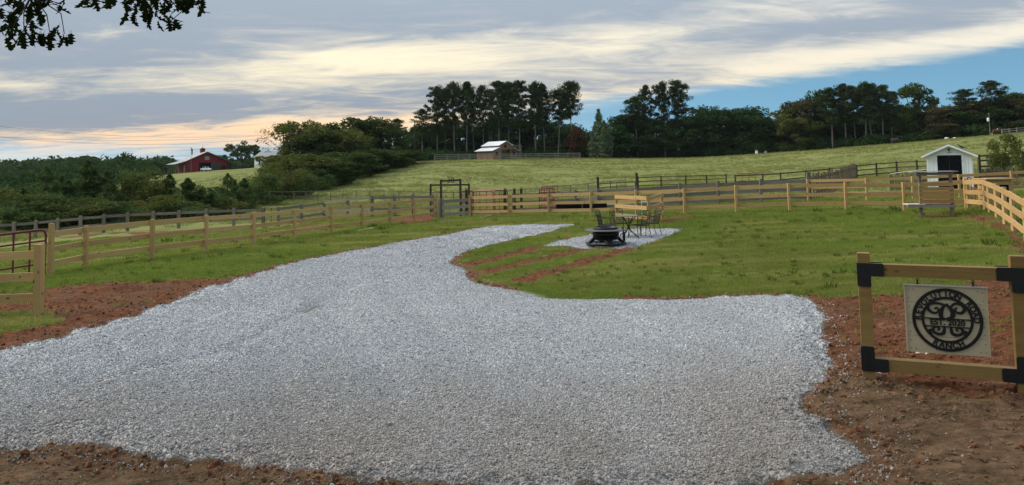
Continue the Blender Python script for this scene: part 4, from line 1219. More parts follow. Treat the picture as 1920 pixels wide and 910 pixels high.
bw = MB().lathe([(0.0, 0.11), (0.20, 0.115), (0.285, 0.13), (0.315, 0.165), (0.328, 0.345), (0.345, 0.35), (0.345, 0.362), (0.30, 0.362), (0.297, 0.20), (0.25, 0.18), (0.0, 0.17)], 40).build('bowl', M_IRON, ft, M, True)
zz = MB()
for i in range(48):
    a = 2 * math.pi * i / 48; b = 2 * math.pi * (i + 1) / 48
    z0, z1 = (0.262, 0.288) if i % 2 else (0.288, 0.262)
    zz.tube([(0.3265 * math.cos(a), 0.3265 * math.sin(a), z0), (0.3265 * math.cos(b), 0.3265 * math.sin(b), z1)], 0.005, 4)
zz.build('lit_cutout_zigzag', M_STEEL, bw, M)  # pale steel zigzag stands in for light seen through the bowl's cutouts
MB().lathe([(0.30, 0.372), (0.50, 0.362), (0.515, 0.352), (0.518, 0.362), (0.50, 0.377), (0.30, 0.388), (0.30, 0.372)], 40).build('rim_shelf', M_DARKSTEEL, ft, M, True)
MB().lathe([(0.27, 0.36), (0.295, 0.385), (0.295, 0.43), (0.275, 0.435), (0.27, 0.36)], 40).build('inner_ring', M_IRON, ft, M, True)
MB().tube([(0.37, -0.20, 0.43), (0.40, -0.21, 0.40), (0.415, -0.215, 0.13)], 0.018).box((0.385, -0.235, 0.10), (0.445, -0.195, 0.30)).build('side_handle', M_IRON, ft, M)
p2 = g3(1111, 427, 24.6); pk = thing('steel_stake', p2, 'short bent steel stake beside the fire pit on the lawn edge', 'stake')
MB().tube([p2 + Vector((0.03, 0, -0.1)), p2 + Vector((0.02, 0, 0.20)), p2 + Vector((-0.05, 0, 0.225))], 0.010).build('rod', M_STEEL, pk)
MB().tube([p2 + Vector((-0.05, 0, 0.225)), p2 + Vector((-0.11, 0.01, 0.218))], [0.012, 0.018]).build('grip', M_PVC, pk)

# ------------------------------------------------------------------ iron table and chairs
def pad_z(v):
    v = v.copy(); v.z = float(stone_z(np.array([v.x]), np.array([v.y]), np.zeros(1), np.zeros(1), np.ones(1))[0]) + 0.005; return v


p = pad_z(g3(1179, 438, 25.3)); M = Matrix.Translation(p)
tb = thing('patio_table', p, 'round dark iron mesh patio table on splayed legs', 'table')
MB().lathe([(0.0, 0.700), (0.405, 0.700), (0.43, 0.695), (0.44, 0.705), (0.43, 0.716), (0.40, 0.712), (0.0, 0.712)], 40).build('top', plain('brown_mesh_top', (0.13, 0.11, 0.095), 0.45, 0.3, 0.3, 40), tb, M, True)
MB().lathe([(0.0, 0.26), (0.045, 0.28), (0.05, 0.34), (0.035, 0.40), (0.0, 0.41)], 12).build('hub', M_BRONZE, tb, M, True)
for i in range(4):
    a = math.radians(45 + 90 * i); c, s = math.cos(a), math.sin(a)
    MB().tube([(0.30 * c, 0.30 * s, 0.695), (0.20 * c, 0.20 * s, 0.60), (0.08 * c, 0.08 * s, 0.46), (0.035 * c, 0.035 * s, 0.36), (0.05 * c, 0.05 * s, 0.27), (0.14 * c, 0.14 * s, 0.17), (0.27 * c, 0.27 * s, 0.11), (0.34 * c, 0.34 * s, 0.055), (0.36 * c, 0.36 * s, 0.0)], 0.016).build('leg', M_BRONZE, tb, M, True)
table_c = p.copy()


def chair(pos, deg, label):
    """faces local -y: the seat front is at -y, the back at +y"""
    p = pad_z(pos); M = face_m(p, deg)
    t = thing('patio_chair', p, label, 'chair', 'iron chairs around the patio table')
    st = MB()
    for i in range(13): x = -0.22 + i * 0.0367; st.beam((x, -0.22, 0.425), (x, 0.21, 0.415), 0.012, 0.006)
    for i in range(13): y = -0.22 + i * 0.036; st.beam((-0.22, y, 0.428), (0.22, y, 0.428), 0.012, 0.005)
    tag(st.build('seat', M_BRONZE, t, M), kind=None)
    MB().tube([(-0.235, -0.22, 0.42), (-0.20, -0.245, 0.42), (0.20, -0.245, 0.42), (0.235, -0.22, 0.42), (0.23, 0.22, 0.41), (-0.23, 0.22, 0.41), (-0.235, -0.22, 0.42)], 0.012).build('seat_frame', M_BRONZE, t, M)
    for s in (-1, 1):
        MB().tube([(s * 0.225, -0.22, 0.42), (s * 0.24, -0.25, 0.25), (s * 0.25, -0.27, 0.0)], 0.012).build('leg', M_BRONZE, t, M)
        MB().tube([(s * 0.225, 0.21, 0.41), (s * 0.24, 0.25, 0.22), (s * 0.25, 0.31, 0.0)], 0.012).build('leg', M_BRONZE, t, M)
        MB().tube([(s * 0.235, -0.21, 0.42), (s * 0.265, -0.20, 0.56), (s * 0.275, -0.15, 0.63), (s * 0.27, 0.0, 0.645), (s * 0.24, 0.24, 0.62)], 0.012).build('armrest', M_BRONZE, t, M)
    bf = MB().tube([(-0.225, 0.21, 0.40), (-0.235, 0.25, 0.62), (-0.235, 0.31, 0.84), (-0.19, 0.325, 0.89), (0.19, 0.325, 0.89), (0.235, 0.31, 0.84), (0.235, 0.25, 0.62), (0.225, 0.21, 0.40)], 0.013).build('back_frame', M_BRONZE, t, M)
    lt = MB()
    for i in range(9):
        x = -0.18 + i * 0.045; lt.tube([(x, 0.215, 0.43), (x, 0.25, 0.62), (x, 0.29, 0.76)], 0.0055, 4)
    for j in range(5): z = 0.47 + j * 0.07; y = 0.22 + (z - 0.43) * 0.2; lt.tube([(-0.225, y, z), (0.225, y, z)], 0.0055, 4)
    for s in (-1, 1): lt.tube([(0, 0.30, 0.78), (s * 0.06, 0.31, 0.84), (s * 0.13, 0.315, 0.85), (s * 0.15, 0.31, 0.81), (s * 0.11, 0.305, 0.79), (s * 0.20, 0.305, 0.79)], 0.009, 4)
    lt.build('back_lattice', M_BRONZE, t, M)


chair(Vector((table_c.x - 0.72, table_c.y + 0.0, 0)), 68, 'iron chair nearest the fire pit, its back towards the drive')
chair(Vector((table_c.x - 0.22, table_c.y + 0.62, 0)), 12, 'iron chair on the far side of the patio table')
chair(Vector((table_c.x + 0.28, table_c.y - 0.45, 0)), 205, 'iron chair on the near side of the patio table, back to the viewer')
chair(Vector((table_c.x + 0.76, table_c.y + 0.25, 0)), -78, 'iron chair nearest the small pine pen, facing the table')

# ------------------------------------------------------------------ sign frame and hanging sign
P0 = g3(1630, 713, 7.27); P1 = at(1921, 735, 6.80); P1 = Vector((P1.x, P1.y, P0.z))
SL = (P1 - P0).length
M = frame_m(P0, P1)                                   # x along the frame, y away from the viewer, z up
M = M @ Matrix.Translation((0, 0, 0))
sf = thing('timber_sign_stand', P0, 'treated pine sign frame with black corner brackets on red dirt', 'sign frame')
PWD = 0.108
for x in (0, SL):
    MB().box((x - PWD / 2, -PWD / 2, -0.35), (x + PWD / 2, PWD / 2, 1.19 if x == 0 else 1.20)).build('post', M_PINE_SIGN, sf, M)
board('top_beam', M @ Vector((PWD / 2 + 0.001, 0, 1.035)), M @ Vector((SL - PWD / 2 - 0.001, 0, 1.035)), 0.105, 0.112, M_PINE_SIGN, sf)
board('bottom_beam', M @ Vector((PWD / 2 + 0.001, 0, 0.165)), M @ Vector((SL - PWD / 2 - 0.001, 0, 0.165)), 0.105, 0.112, M_PINE_SIGN, sf)


def bracket(x, s, zc, up):
    """L-shaped steel corner: plates on the front and back, folded round the post's outer face"""
    b = MB()
    h0, h1 = (zc - 0.155, zc + 0.062) if up else (zc - 0.062, zc + 0.165)
    r = PWD / 2
    L = 0.115
    for y0, y1 in ((-r - 0.007, -r - 0.001), (r + 0.001, r + 0.007)):
        c = 0.012
        xa, xb, xc = x - s * r, x + s * (r + 0.002), x + s * (r + L)
        if up: poly = [(xa, h0 + c), (xa, h1), (xc - s * c, h1), (xc, h1 - c), (xc, zc - 0.058 + c), (xc - s * c, zc - 0.058), (xb, zc - 0.058), (xb, h0 + c), (xb - s * c, h0), (xa + s * c, h0)]
        else: poly = [(xa, h0), (xa, h1 - c), (xa + s * c, h1), (xb - s * c, h1), (xb, h1 - c), (xb, zc + 0.058), (xc - s * c, zc + 0.058), (xc, zc + 0.058 - c), (xc, h0 + c), (xc - s * c, h0)]
        b.prism(poly, y0, y1)
    xo = x - s * (r + 0.004)
    b.box((min(xo - 0.003, xo + 0.003), -r - 0.0005, h0), (max(xo - 0.003, xo + 0.003), r + 0.0005, h1))
    k_ = b.build('corner_bracket', M_BRACKET, sf, M)
    bt = MB()
    for (bx, bz) in ((x, zc), (x, zc - 0.10 if up else zc + 0.11), (x + s * (r + 0.08), zc)):
        bt.tube([(bx, -r - 0.0075, bz), (bx, -r - 0.014, bz)], 0.010, 6)
    bt.build('bolt_heads', M_IRON, k_, M)


for x, s in ((0, 1), (SL, -1)):
    bracket(x, s, 1.037, True); bracket(x, s, 0.165, False)

SX0, SX1, SZ0, SZ1, SYF = 0.330, 0.330 + 0.665, 0.300, 0.905, -0.012
sg = thing('hanging_sign', M @ Vector(((SX0 + SX1) / 2, 0, SZ0)), 'cream plank sign with round black metal lettered emblem, hanging on chains', 'sign')
SC = Matrix.Translation(((SX0 + SX1) / 2, 0, SZ0)) 
nP = 4; ph = (SZ1 - SZ0) / nP
for i in range(nP): MB().box((SX0 + 0.012, SYF, SZ0 + i * ph + 0.001), (SX1 - 0.012, SYF + 0.022, SZ0 + (i + 1) * ph - 0.0016)).build('plank', M_CREAM, sg, M)
for x in (SX0, SX1 - 0.0115): MB().box((x, SYF - 0.006, SZ0 - 0.002), (x + 0.0112, SYF + 0.026, SZ1 - 0.001)).build('edge_trim', M_CREAM, sg, M)
MB().box((SX0 - 0.006, SYF - 0.010, SZ1 + 0.0005), (SX1 + 0.006, SYF + 0.030, SZ1 + 0.010)).build('top_trim', M_PALE, sg, M)
sc_ = MB()
for z in [SZ0 + 0.035 + k * ph + q for k in range(nP) for q in (0.0, 0.075)]:
    for x in (SX0 + 0.035, SX1 - 0.035): sc_.tube([(x, SYF - 0.0005, z), (x, SYF - 0.003, z)], 0.0042, 6)
for x in (SX0 + 0.075, SX1 - 0.075, SX0 + 0.24, SX1 - 0.28):
    for z in (SZ0 + 0.035, SZ1 - 0.035): sc_.tube([(x, SYF - 0.0005, z), (x, SYF - 0.003, z)], 0.0042, 6)
tag(sc_.build('screws', M_IRON, sg, M), kind='stuff')

ER = 0.283; EC = ((SX0 + SX1) / 2 + 0.006, (SZ0 + SZ1) / 2 + 0.004)
ML = M @ Matrix.Translation((EC[0], SYF - 0.003, EC[1]))
YA, YB = -0.006, 0.0


def annulus(b, r0, r1, n=72):
    k0 = len(b.v)
    for j in range(n):
        a = 2 * math.pi * j / n; c, s = math.cos(a), math.sin(a)
        b.v += [(r0 * c, YA, r0 * s), (r1 * c, YA, r1 * s), (r1 * c, YB, r1 * s), (r0 * c, YB, r0 * s)]
    for j in range(n):
        k = (j + 1) % n
        for i in range(4): b.f.append((k0 + j * 4 + i, k0 + j * 4 + (i + 1) % 4, k0 + k * 4 + (i + 1) % 4, k0 + k * 4 + i))


def spline(pts, n=8):
    out = []
    P_ = [np.array(p, float) for p in pts]
    for i in range(len(P_) - 1):
        a, b, c, d_ = P_[max(i - 1, 0)], P_[i], P_[i + 1], P_[min(i + 2, len(P_) - 1)]
        for k in range(n):
            t = k / n
            out.append(0.5 * ((2 * b) + (-a + c) * t + (2 * a - 5 * b + 4 * c - d_) * t * t + (-a + 3 * b - 3 * c + d_) * t ** 3))
    out.append(P_[-1]); return out


def ribbon(b, pts, y0=YA, y1=YB):
    """flat cut-metal stroke; pts = (x, z, width) in units of the emblem's radius"""
    Q = spline(pts); k0 = len(b.v)
    for i, q in enumerate(Q):
        t = Q[min(i + 1, len(Q) - 1)][:2] - Q[max(i - 1, 0)][:2]; t = t / (np.linalg.norm(t) + 1e-9)
        n = np.array((-t[1], t[0])) * q[2] / 2
        for s in (1, -1):
            x, z = (q[:2] + s * n) * ER
            b.v += [(x, y0, z), (x, y1, z)]
    for i in range(len(Q) - 1):
        a, c = k0 + i * 4, k0 + (i + 1) * 4
        b.f += [(a, a + 2, c + 2, c), (a + 1, c + 1, c + 3, a + 3), (a, c, c + 1, a + 1), (a + 2, a + 3, c + 3, c + 2)]
    e = k0 + (len(Q) - 1) * 4
    b.f += [(k0, k0 + 1, k0 + 3, k0 + 2), (e, e + 2, e + 3, e + 1)]


em = MB(); annulus(em, ER * 0.905, ER); annulus(em, ER * 0.655, ER * 0.735)
em_o = em.build('emblem_ring', M_IRON, sg, ML)
mg = MB()
ribbon(mg, [(-0.68, 0.035, 0.035), (0, 0.035, 0.035), (0.68, 0.035, 0.035)], YA - 0.0005, YB)
ribbon(mg, [(-0.64, -0.215, 0.035), (0, -0.215, 0.035), (0.64, -0.215, 0.035)], YA - 0.0005, YB)
ribbon(mg, [(-0.05, 0.47, 0.05), (-0.26, 0.52, 0.07), (-0.48, 0.48, 0.08), (-0.53, 0.34, 0.09), (-0.42, 0.22, 0.08), (-0.29, 0.22, 0.06), (-0.23, 0.31, 0.05), (-0.28, 0.38, 0.05), (-0.34, 0.33, 0.06)], YA - 0.001, YB)
ribbon(mg, [(0.02, 0.50, 0.05), (0.10, 0.42, 0.06), (0.24, 0.53, 0.07), (0.43, 0.50, 0.09), (0.50, 0.37, 0.10), (0.42, 0.25, 0.09), (0.29, 0.25, 0.06), (0.23, 0.34, 0.05), (0.29, 0.40, 0.06)], YA - 0.0015, YB)
ribbon(mg, [(0.03, 0.52, 0.03), (-0.10, 0.40, 0.09), (-0.17, 0.22, 0.13), (-0.15, 0.06, 0.11), (-0.05, 0.02, 0.06)], YA - 0.002, YB)
ribbon(mg, [(-0.03, 0.50, 0.03), (0.10, 0.38, 0.10), (0.17, 0.22, 0.14), (0.12, 0.08, 0.12), (-0.02, 0.02, 0.08)], YA - 0.0025, YB)
for s in (-1, 1):
    ribbon(mg, [(s * 0.09, -0.20, 0.07), (s * 0.10, -0.33, 0.09), (s * 0.14, -0.43, 0.10), (s * 0.27, -0.46, 0.09), (s * 0.39, -0.40, 0.08), (s * 0.41, -0.28, 0.08), (s * 0.32, -0.23, 0.06), (s * 0.24, -0.28, 0.05), (s * 0.28, -0.35, 0.06)], YA - 0.001, YB)
    ribbon(mg, [(s * 0.42, -0.32, 0.05), (s * 0.52, -0.37, 0.09), (s * 0.45, -0.47, 0.06)], YA - 0.0015, YB)
mg.build('monogram', M_IRON, sg, ML)


def letter(ch, x, z, ang, size, sx=1.0):
    me = text_mesh(ch, size, 0.003, bold=0.032)
    # the built-in font is thin: fatten the stroke a little
    me.materials.append(M_IRON)
    obj('letter', me, sg, ML @ Matrix.Translation((x, -0.0035, z)) @ Matrix.Rotation(-ang, 4, 'Y') @ Matrix.Rotation(math.pi / 2, 4, 'X') @ Matrix.Diagonal((sx, 1, 1, 1)))


top = 'REVOLUTION ROAD'
rl = ER * 0.82
for i, ch in enumerate(top):
    if ch == ' ': continue
    a = math.radians(184 - 188 * (i + 0.5) / len(top))
    letter(ch, rl * math.cos(a), rl * math.sin(a), a - math.pi / 2, ER * 0.245, 1.0)
for i, ch in enumerate('RANCH'):
    a = math.radians(237 + 66 * (i + 0.5) / 5)
    letter(ch, rl * math.cos(a), rl * math.sin(a), a + math.pi / 2, ER * 0.245, 1.0)
me = text_mesh('EST. 2020', ER * 0.245, 0.003, bold=0.03); me.materials.append(M_IRON)
obj('lettering', me, sg, ML @ Matrix.Translation((0, -0.0035, -0.088 * ER)) @ Matrix.Rotation(math.pi / 2, 4, 'X'))
# bare bands that carry the words
for x in (SX0 + 0.115, SX1 - 0.105):
    ch = thing('sign_chain', M @ Vector((x, 0, SZ1)), 'short black chain holding the sign, nearer the gravel' if x < 0.6 else 'short black chain holding the sign, nearer the photo edge', 'chain')
    z = 0.979
    for k in range(3):
        lb = MB(); R = Matrix.Translation((x, 0.0, z - 0.018 - k * 0.025)) @ Matrix.Rotation(math.radians(25 + 90 * (k % 2)), 4, 'Z')
        lb.tube([R @ Vector((0.009 * math.cos(t_), 0, 0.0165 * math.sin(t_))) for t_ in np.linspace(0, 2 * math.pi, 13)], 0.0035, 5)
        lb.build('chain_link', M_IRON, ch, M)

# stones lying under the sign
for i, (px_, py_, s_) in enumerate(((1725, 664, .030), (1739, 666, .024), (1702, 660, .022), (1712, 668, .028), (1765, 668, .030))):
    x, y = on_ground(px_, py_); me = bpy.data.meshes.new('field_stone'); bm = bmesh.new(); bmesh.ops.create_icosphere(bm, subdivisions=2, radius=s_)
    for v_ in bm.verts: v_.co = Vector((v_.co.x * 1.5, v_.co.y, v_.co.z * 0.7)) * random.uniform(0.88, 1.1)
    bm.to_mesh(me); bm.free(); me.materials.append(M_CLOD if i in (2, 3, 4) else M_CREAM)
    tag(obj('field_stone', me, None, Matrix.Translation((x, y, tz(x, y) + s_ * 0.35)) @ Matrix.Rotation(i * 1.3, 4, 'Z')),
        ['pale stone lying under the hanging sign', 'smaller pale stone beside another under the hanging sign', 'reddish stone at the sign corner nearer the gravel', 'reddish stone left of the pale stone under the sign', 'reddish stone right of the pale stones under the sign'][i], 'stone')

# ------------------------------------------------------------------ bits lying about the yard
p = g3(838, 421, 36.5); lid = thing('drain_cover', p, 'flat dark drain cover in the grass near the corner post', 'drain cover')
MB().lathe([(0.0, 0.06), (0.26, 0.055), (0.29, 0.03), (0.29, -0.05), (0.0, -0.05)], 20).build('lid', M_DARK, lid, Matrix.Translation(p))
MB().box((-0.06, -0.015, 0.061), (0.06, 0.015, 0.085)).build('grip', M_IRON, lid, Matrix.Translation(p))
for i, (a, b, lab) in enumerate((((668, 438.5, 33.0), (716, 428, 36), 'long pale plank lying in the grass by the drive-side fence'), ((622, 412, 41), (700, 409.5, 41), 'long new board lying on the paddock ground behind the fence'), ((900, 411.5, 38.5), (940, 406, 40), 'grey stick lying under the back fence below the red panels'))):
    a, b = g3(*a) + Vector((0, 0, 0.05)), g3(*b) + Vector((0, 0, 0.05 if i < 2 else 0.25))
    tag(board('plank_on_ground', a, b, 0.14 if i < 2 else 0.07, 0.04, (M_PALE, M_PINE, M_OLD)[i]), lab, 'plank')
p = g3(1090, 404, 44); tr = thing('feed_trough', p, 'long black feed trough behind the back fence left of the table', 'trough')
for s in (0, 1):
    MB().box((-1.45 + s * 1.55, -0.3, 0.12), (0.02 + s * 1.43, 0.3, 0.52)).build('bin', M_BLACK, tr, Matrix.Translation(p))
for x in (-1.4, 0.05, 1.38): MB().box((x - 0.03, -0.25, -0.1), (x + 0.03, 0.25, 0.119)).build('foot', M_STEEL, tr, Matrix.Translation(p))
p = g3(1841, 350, 52); bn = thing('black_tub', p, 'black tub beside the white shed', 'tub')
MB().lathe([(0.0, 0.02), (0.32, 0.0), (0.38, 0.50), (0.41, 0.51), (0.41, 0.55), (0.36, 0.55), (0.30, 0.06), (0.0, 0.05)], 20).build('shell', M_BLACK, bn, Matrix.Translation(p), True)
MB().tube([(0.40, -0.1, 0.45), (0.46, 0.0, 0.42), (0.40, 0.1, 0.45)], 0.02).build('handle', M_BLACK, bn, Matrix.Translation(p))
for px_, py_, Y_, h_, lab in ((1419, 290, 183, 1.0, 'tall white mineral feeder on the pasture crest'), (1436, 288.5, 184, 0.6, 'low grey feeder on the pasture crest')):
    p = g3(px_, py_, Y_); p.z = CAM.z + ray(px_, py_).z * Y_; f_ = thing('mineral_feeder', p, lab, 'feeder')
    MB().lathe([(0, -0.3), (0.32, -0.3), (0.35, h_ * 0.6), (0.2, h_), (0, h_)], 14).build('drum', M_WHITE if h_ > 0.8 else M_GREYMETAL, f_, Matrix.Translation(p), True)
    MB().lathe([(0.0, h_ + 0.1), (0.42, h_ * 0.92), (0.42, h_ * 0.9), (0, h_ + 0.02)], 14).build('hood', M_GREYMETAL, f_, Matrix.Translation(p), True)

# ------------------------------------------------------------------ cattle
def cow(label, p, deg, graze, s=1.0, coat=M_COATRED):
    V = [((0, 0, 1.02), .33), ((.45, 0, 1.02), .34), ((.72, 0, 1.05), .27), ((-.45, 0, 1.03), .31), ((-.72, 0, 1.06), .22), ((-.82, 0, .95), .05), ((-.86, 0, .55), .035)]
    Eg = [(0, 1), (1, 2), (0, 3), (3, 4), (4, 5), (5, 6)]
    def leg(att, pts):
        k = att
        for q, r in pts: V.append((q, r)); Eg.append((k, len(V) - 1)); k = len(V) - 1
    for s_ in (-1, 1):
        leg(1, [((.52, s_ * .17, .72), .13), ((.53, s_ * .17, .42), .065), ((.52, s_ * .17, .12), .05), ((.56, s_ * .17, .02), .055)])
        leg(3, [((-.58, s_ * .17, .75), .17), ((-.50, s_ * .17, .55), .10), ((-.66, s_ * .17, .40), .06), ((-.64, s_ * .17, .12), .05), ((-.60, s_ * .17, .02), .055)])
    hd = [((.98, 0, .85), .17), ((1.15, 0, .48), .13), ((1.27, 0, .22), .12), ((1.36, 0, .08), .08)] if graze else [((1.0, 0, 1.22), .17), ((1.15, 0, 1.38), .14), ((1.34, 0, 1.33), .12), ((1.50, 0, 1.22), .08)]
    leg(2, hd)
    M = face_m(p, deg) @ Matrix.Scale(s, 4)
    o = skinned('cow', V, Eg, coat, label, 'cow', M)
    h1, h2 = Vector(hd[2][0]), Vector(hd[1][0])
    ear = MB()
    for s_ in (-1, 1): ear.tube([h2 + Vector((0.02, s_ * .10, .02)), h2 + Vector((0.0, s_ * .22, .04)), h2 + Vector((0, s_ * .28, .0))], [.03, .045, .01], 6)
    ear.build('ears', coat, o, M)
    MB().lathe([(0, -.13), (.10, -.11), (.135, 0), (.11, .12), (0, .16)], 10, tuple(h1)).build('white_face', M_COATWHITE, o, M, True)
    return o


p = at(1869, 255.5, 158); p.z = tz(p.x, p.y); cow('chestnut cow grazing on the hilltop near the pale rail fence', p, 195, True, 0.95)
p = at(1884, 254.5, 159); p.z = tz(p.x, p.y); cow('dark cow with white face beside the grazing chestnut cow', p, 150, False, 0.9, plain('dark_coat', (0.022, 0.014, 0.012), 0.7))
p = at(1678, 272, 172); p.z = tz(p.x, p.y) - 0.25; cow('brown cow alone on the pasture crest in front of the dark wood', p, 12, True, 1.15, plain('brown_coat', (0.065, 0.030, 0.022), 0.7))
for px_, lab in ((1775, 'small white tub on the crest above the white shed'), (1790.5, 'larger white tub on the crest above the white shed')):
    p = at(px_, 260, 168); p.z = CAM.z + ray(px_, 262.5).z * 168; tb_ = thing('white_tub', p, lab, 'tub')
    MB().lathe([(0, 0.0), (.36, 0.0), (.42, .30), (.40, .48), (.1, .55), (0, .55)], 14).build('shell', M_WHITE, tb_, Matrix.Translation(p), True)
    MB().lathe([(.40, .28), (.45, .28), (.45, .34), (.40, .34), (.40, .28)], 14).build('rim', M_GREYMETAL, tb_, Matrix.Translation(p))

# ------------------------------------------------------------------ utility poles and wires
def util_pole(label, px_, ytop, Y, base_py, arm=1.6, box=False):
    top = at(px_, ytop, Y); b = Vector((top.x, top.y, tz(top.x, top.y)))
    t = thing('utility_pole', b, label, 'pole')
    MB().tube([b - Vector((0, 0, 0.5)), Vector((top.x, top.y, top.z))], [0.12, 0.07], 10).build('shaft', M_OLD if box else M_DARK, t)
    if arm: board('cross_arm', top + Vector((-arm / 2, 0.13, -0.35)), top + Vector((arm / 2, 0.13, -0.35)), 0.10, 0.12, M_GREY, t)
    if box: MB().lathe([(0, -1.9), (.22, -1.9), (.24, -1.85), (.24, -1.15), (.2, -1.1), (0, -1.1)], 12, tuple(top + Vector((-0.3, -0.1, 0)))).build('transformer', M_WHITE, t, None, True)
    ins = MB()
    for x in ((-arm * .45, arm * .45) if arm else (0,)): ins.lathe([(0, -0.28), (.05, -.28), (.06, -.18), (0, -.12)], 8, tuple(top + Vector((x, 0.13, 0))))
    ins.build('insulators', M_PVC, t)
    return top


T1 = util_pole('grey utility pole rising in front of the olive trees', 547, 247, 128, 330, 1.5)
T2 = util_pole('utility pole with crossarm at the gap left of the pine grove', 777, 226, 158, 290, 2.2)
T3 = util_pole('utility pole with white transformer on the hilltop behind the cows', 1854, 212, 168, 258, 0, True)
T4 = util_pole('utility pole with white transformer in the dark trees above the pasture crest', 1414, 232, 196, 290, 0, True)
T5 = util_pole('pale utility pole just left of the brown barn', 917.5, 247, 190, 300, 0)


def wire(label, a, b, sag, r=0.015):
    pts = [a.lerp(b, t) - Vector((0, 0, sag * 4 * t * (1 - t))) for t in np.linspace(0, 1, 25)]
    tag(MB().tube(pts, r, 4).build('power_line', M_DARK), label, 'power line')


wire('uppermost power line crossing the sunset sky to the utility pole', at(-120, 222, 100), T1 + Vector((-0.6, 0, -0.2)), 1.5)
wire('middle power line crossing the sunset sky to the utility pole', at(-120, 248, 100), T1 + Vector((0.6, 0, -0.2)), 1.2)
wire('power line just below the middle one in the sunset sky', at(-120, 243, 104), T1 + Vector((0, 0, -0.6)), 1.8)
wire('low power line passing in front of the distant woods', at(-120, 306, 100), T1 + Vector((0, 0, -5.2)), 0.8)
wire('lowest power line passing in front of the distant woods', at(-120, 318, 100), T1 + Vector((0, 0, -6.0)), 0.8)
wire('power line in front of the tree row, nearer the sky', T1 + Vector((0.6, 0, -0.3)), T2 + Vector((-1.0, 0, -0.3)), 1.2)
wire('power line low in front of the tree row', T1 + Vector((0, 0, -5.4)), T2 + Vector((0, 0, -6.0)), 1.6)
wire('power line in front of the pine grove behind the brown barn', T2 + Vector((0, 0, -4.2)), T4 + Vector((0, 0, -3.2)), 2.0)

# ------------------------------------------------------------------ trees
def unitv(r_, n):
    v = r_.normal(size=(n, 3)); return v / (np.linalg.norm(v, axis=1, keepdims=True) + 1e-9)


def leaf_quads(r_, c, size, aspect=0.6, updir=None):
    """one small four-sided leaf spray at each centre"""
    n = len(c)
    u_ = unitv(r_, n)
    if updir is not None: u_ = u_ * (1 - updir[1]) + np.array(updir[0]) * updir[1]; u_ /= np.linalg.norm(u_, axis=1, keepdims=True)
    w = np.cross(u_, unitv(r_, n)); w /= np.linalg.norm(w, axis=1, keepdims=True) + 1e-9
    s = size * r_.uniform(0.6, 1.35, (n, 1))
    a, b = u_ * s, w * s * aspect
    k = r_.uniform(0.2, 0.9, (n, 1))
    V = np.stack([c - a, c + b * k - a * 0.1, c + a, c - b * (1.1 - k) + a * 0.15], 1).reshape(-1, 3)
    return V, np.arange(n * 4).reshape(-1, 4)


def crown_mesh(name, r_, c, size, mat, aspect=0.6, updir=None):
    V, Fq = leaf_quads(r_, c, size, aspect, updir)
    return mesh_np(name, V, Fq, [mat])


def clumps(r_, cen, rad, n, flat=0.7, shell=0.55):
    out = []
    for c, q in zip(cen, rad):
        v = unitv(r_, n) * (shell + (1 - shell) * r_.random((n, 1))) * q
        v[:, 2] *= flat
        out.append(c + v)
    return np.concatenate(out)


def limb_mesh(name, tubes, mat):
    b = MB()
    for pts, rs in tubes: b.tube(pts, rs, 7, False)
    me = bpy.data.meshes.new(name); me.from_pydata(b.v, [], b.f); me.materials.append(mat)
    for f in me.polygons: f.use_smooth = True
    return me


def v_decid(seed, mat, fill=1.0, H=12.0, W=9.0, low=0.12, n=52, nl=105, ls=0.37, open_=0.0):
    r_ = np.random.default_rng(seed)
    cen, rad = [], []
    while len(cen) < n:
        t_ = r_.random() ** 0.75
        prof = (1 - abs(2 * (t_ * 0.90 + 0.03) - 1) ** 3.2) ** 0.5
        a_, q_ = r_.uniform(0, 6.283), r_.random() ** 0.42
        p_ = np.array((math.cos(a_) * q_ * W * 0.42 * prof * r_.uniform(0.8, 1.15), math.sin(a_) * q_ * W * 0.42 * prof, H * (low + (1 - low) * t_ * 0.93)))
        cen.append(p_); rad.append(W * r_.uniform(0.10, 0.19) * (1 - open_ * 0.3))
    c = clumps(r_, cen, rad, int(nl * fill), 0.75)
    c[:, 2] *= H / np.percentile(c[:, 2], 99.7); c[:, :2] *= W * 0.5 / np.percentile(np.hypot(c[:, 0], c[:, 1]), 97)
    tubes = [([(0, 0, -0.5), (0.1, 0, H * 0.2), (-0.1, 0.1, H * 0.45), (0, 0, H * 0.8)], [H * 0.030, H * 0.024, H * 0.016, H * 0.004])]
    for i in range(9):
        e = cen[r_.integers(0, n)]; z0 = H * r_.uniform(0.15, 0.45)
        tubes.append(([(0, 0, z0), tuple((e * 0.5 + np.array((0, 0, z0 * 0.6)))), tuple(e)], [H * 0.013, H * 0.008, H * 0.002]))
    return dict(crown=crown_mesh('crown', r_, c, ls, mat), trunk=limb_mesh('trunk', tubes, M_BARK), H=H, W=W)


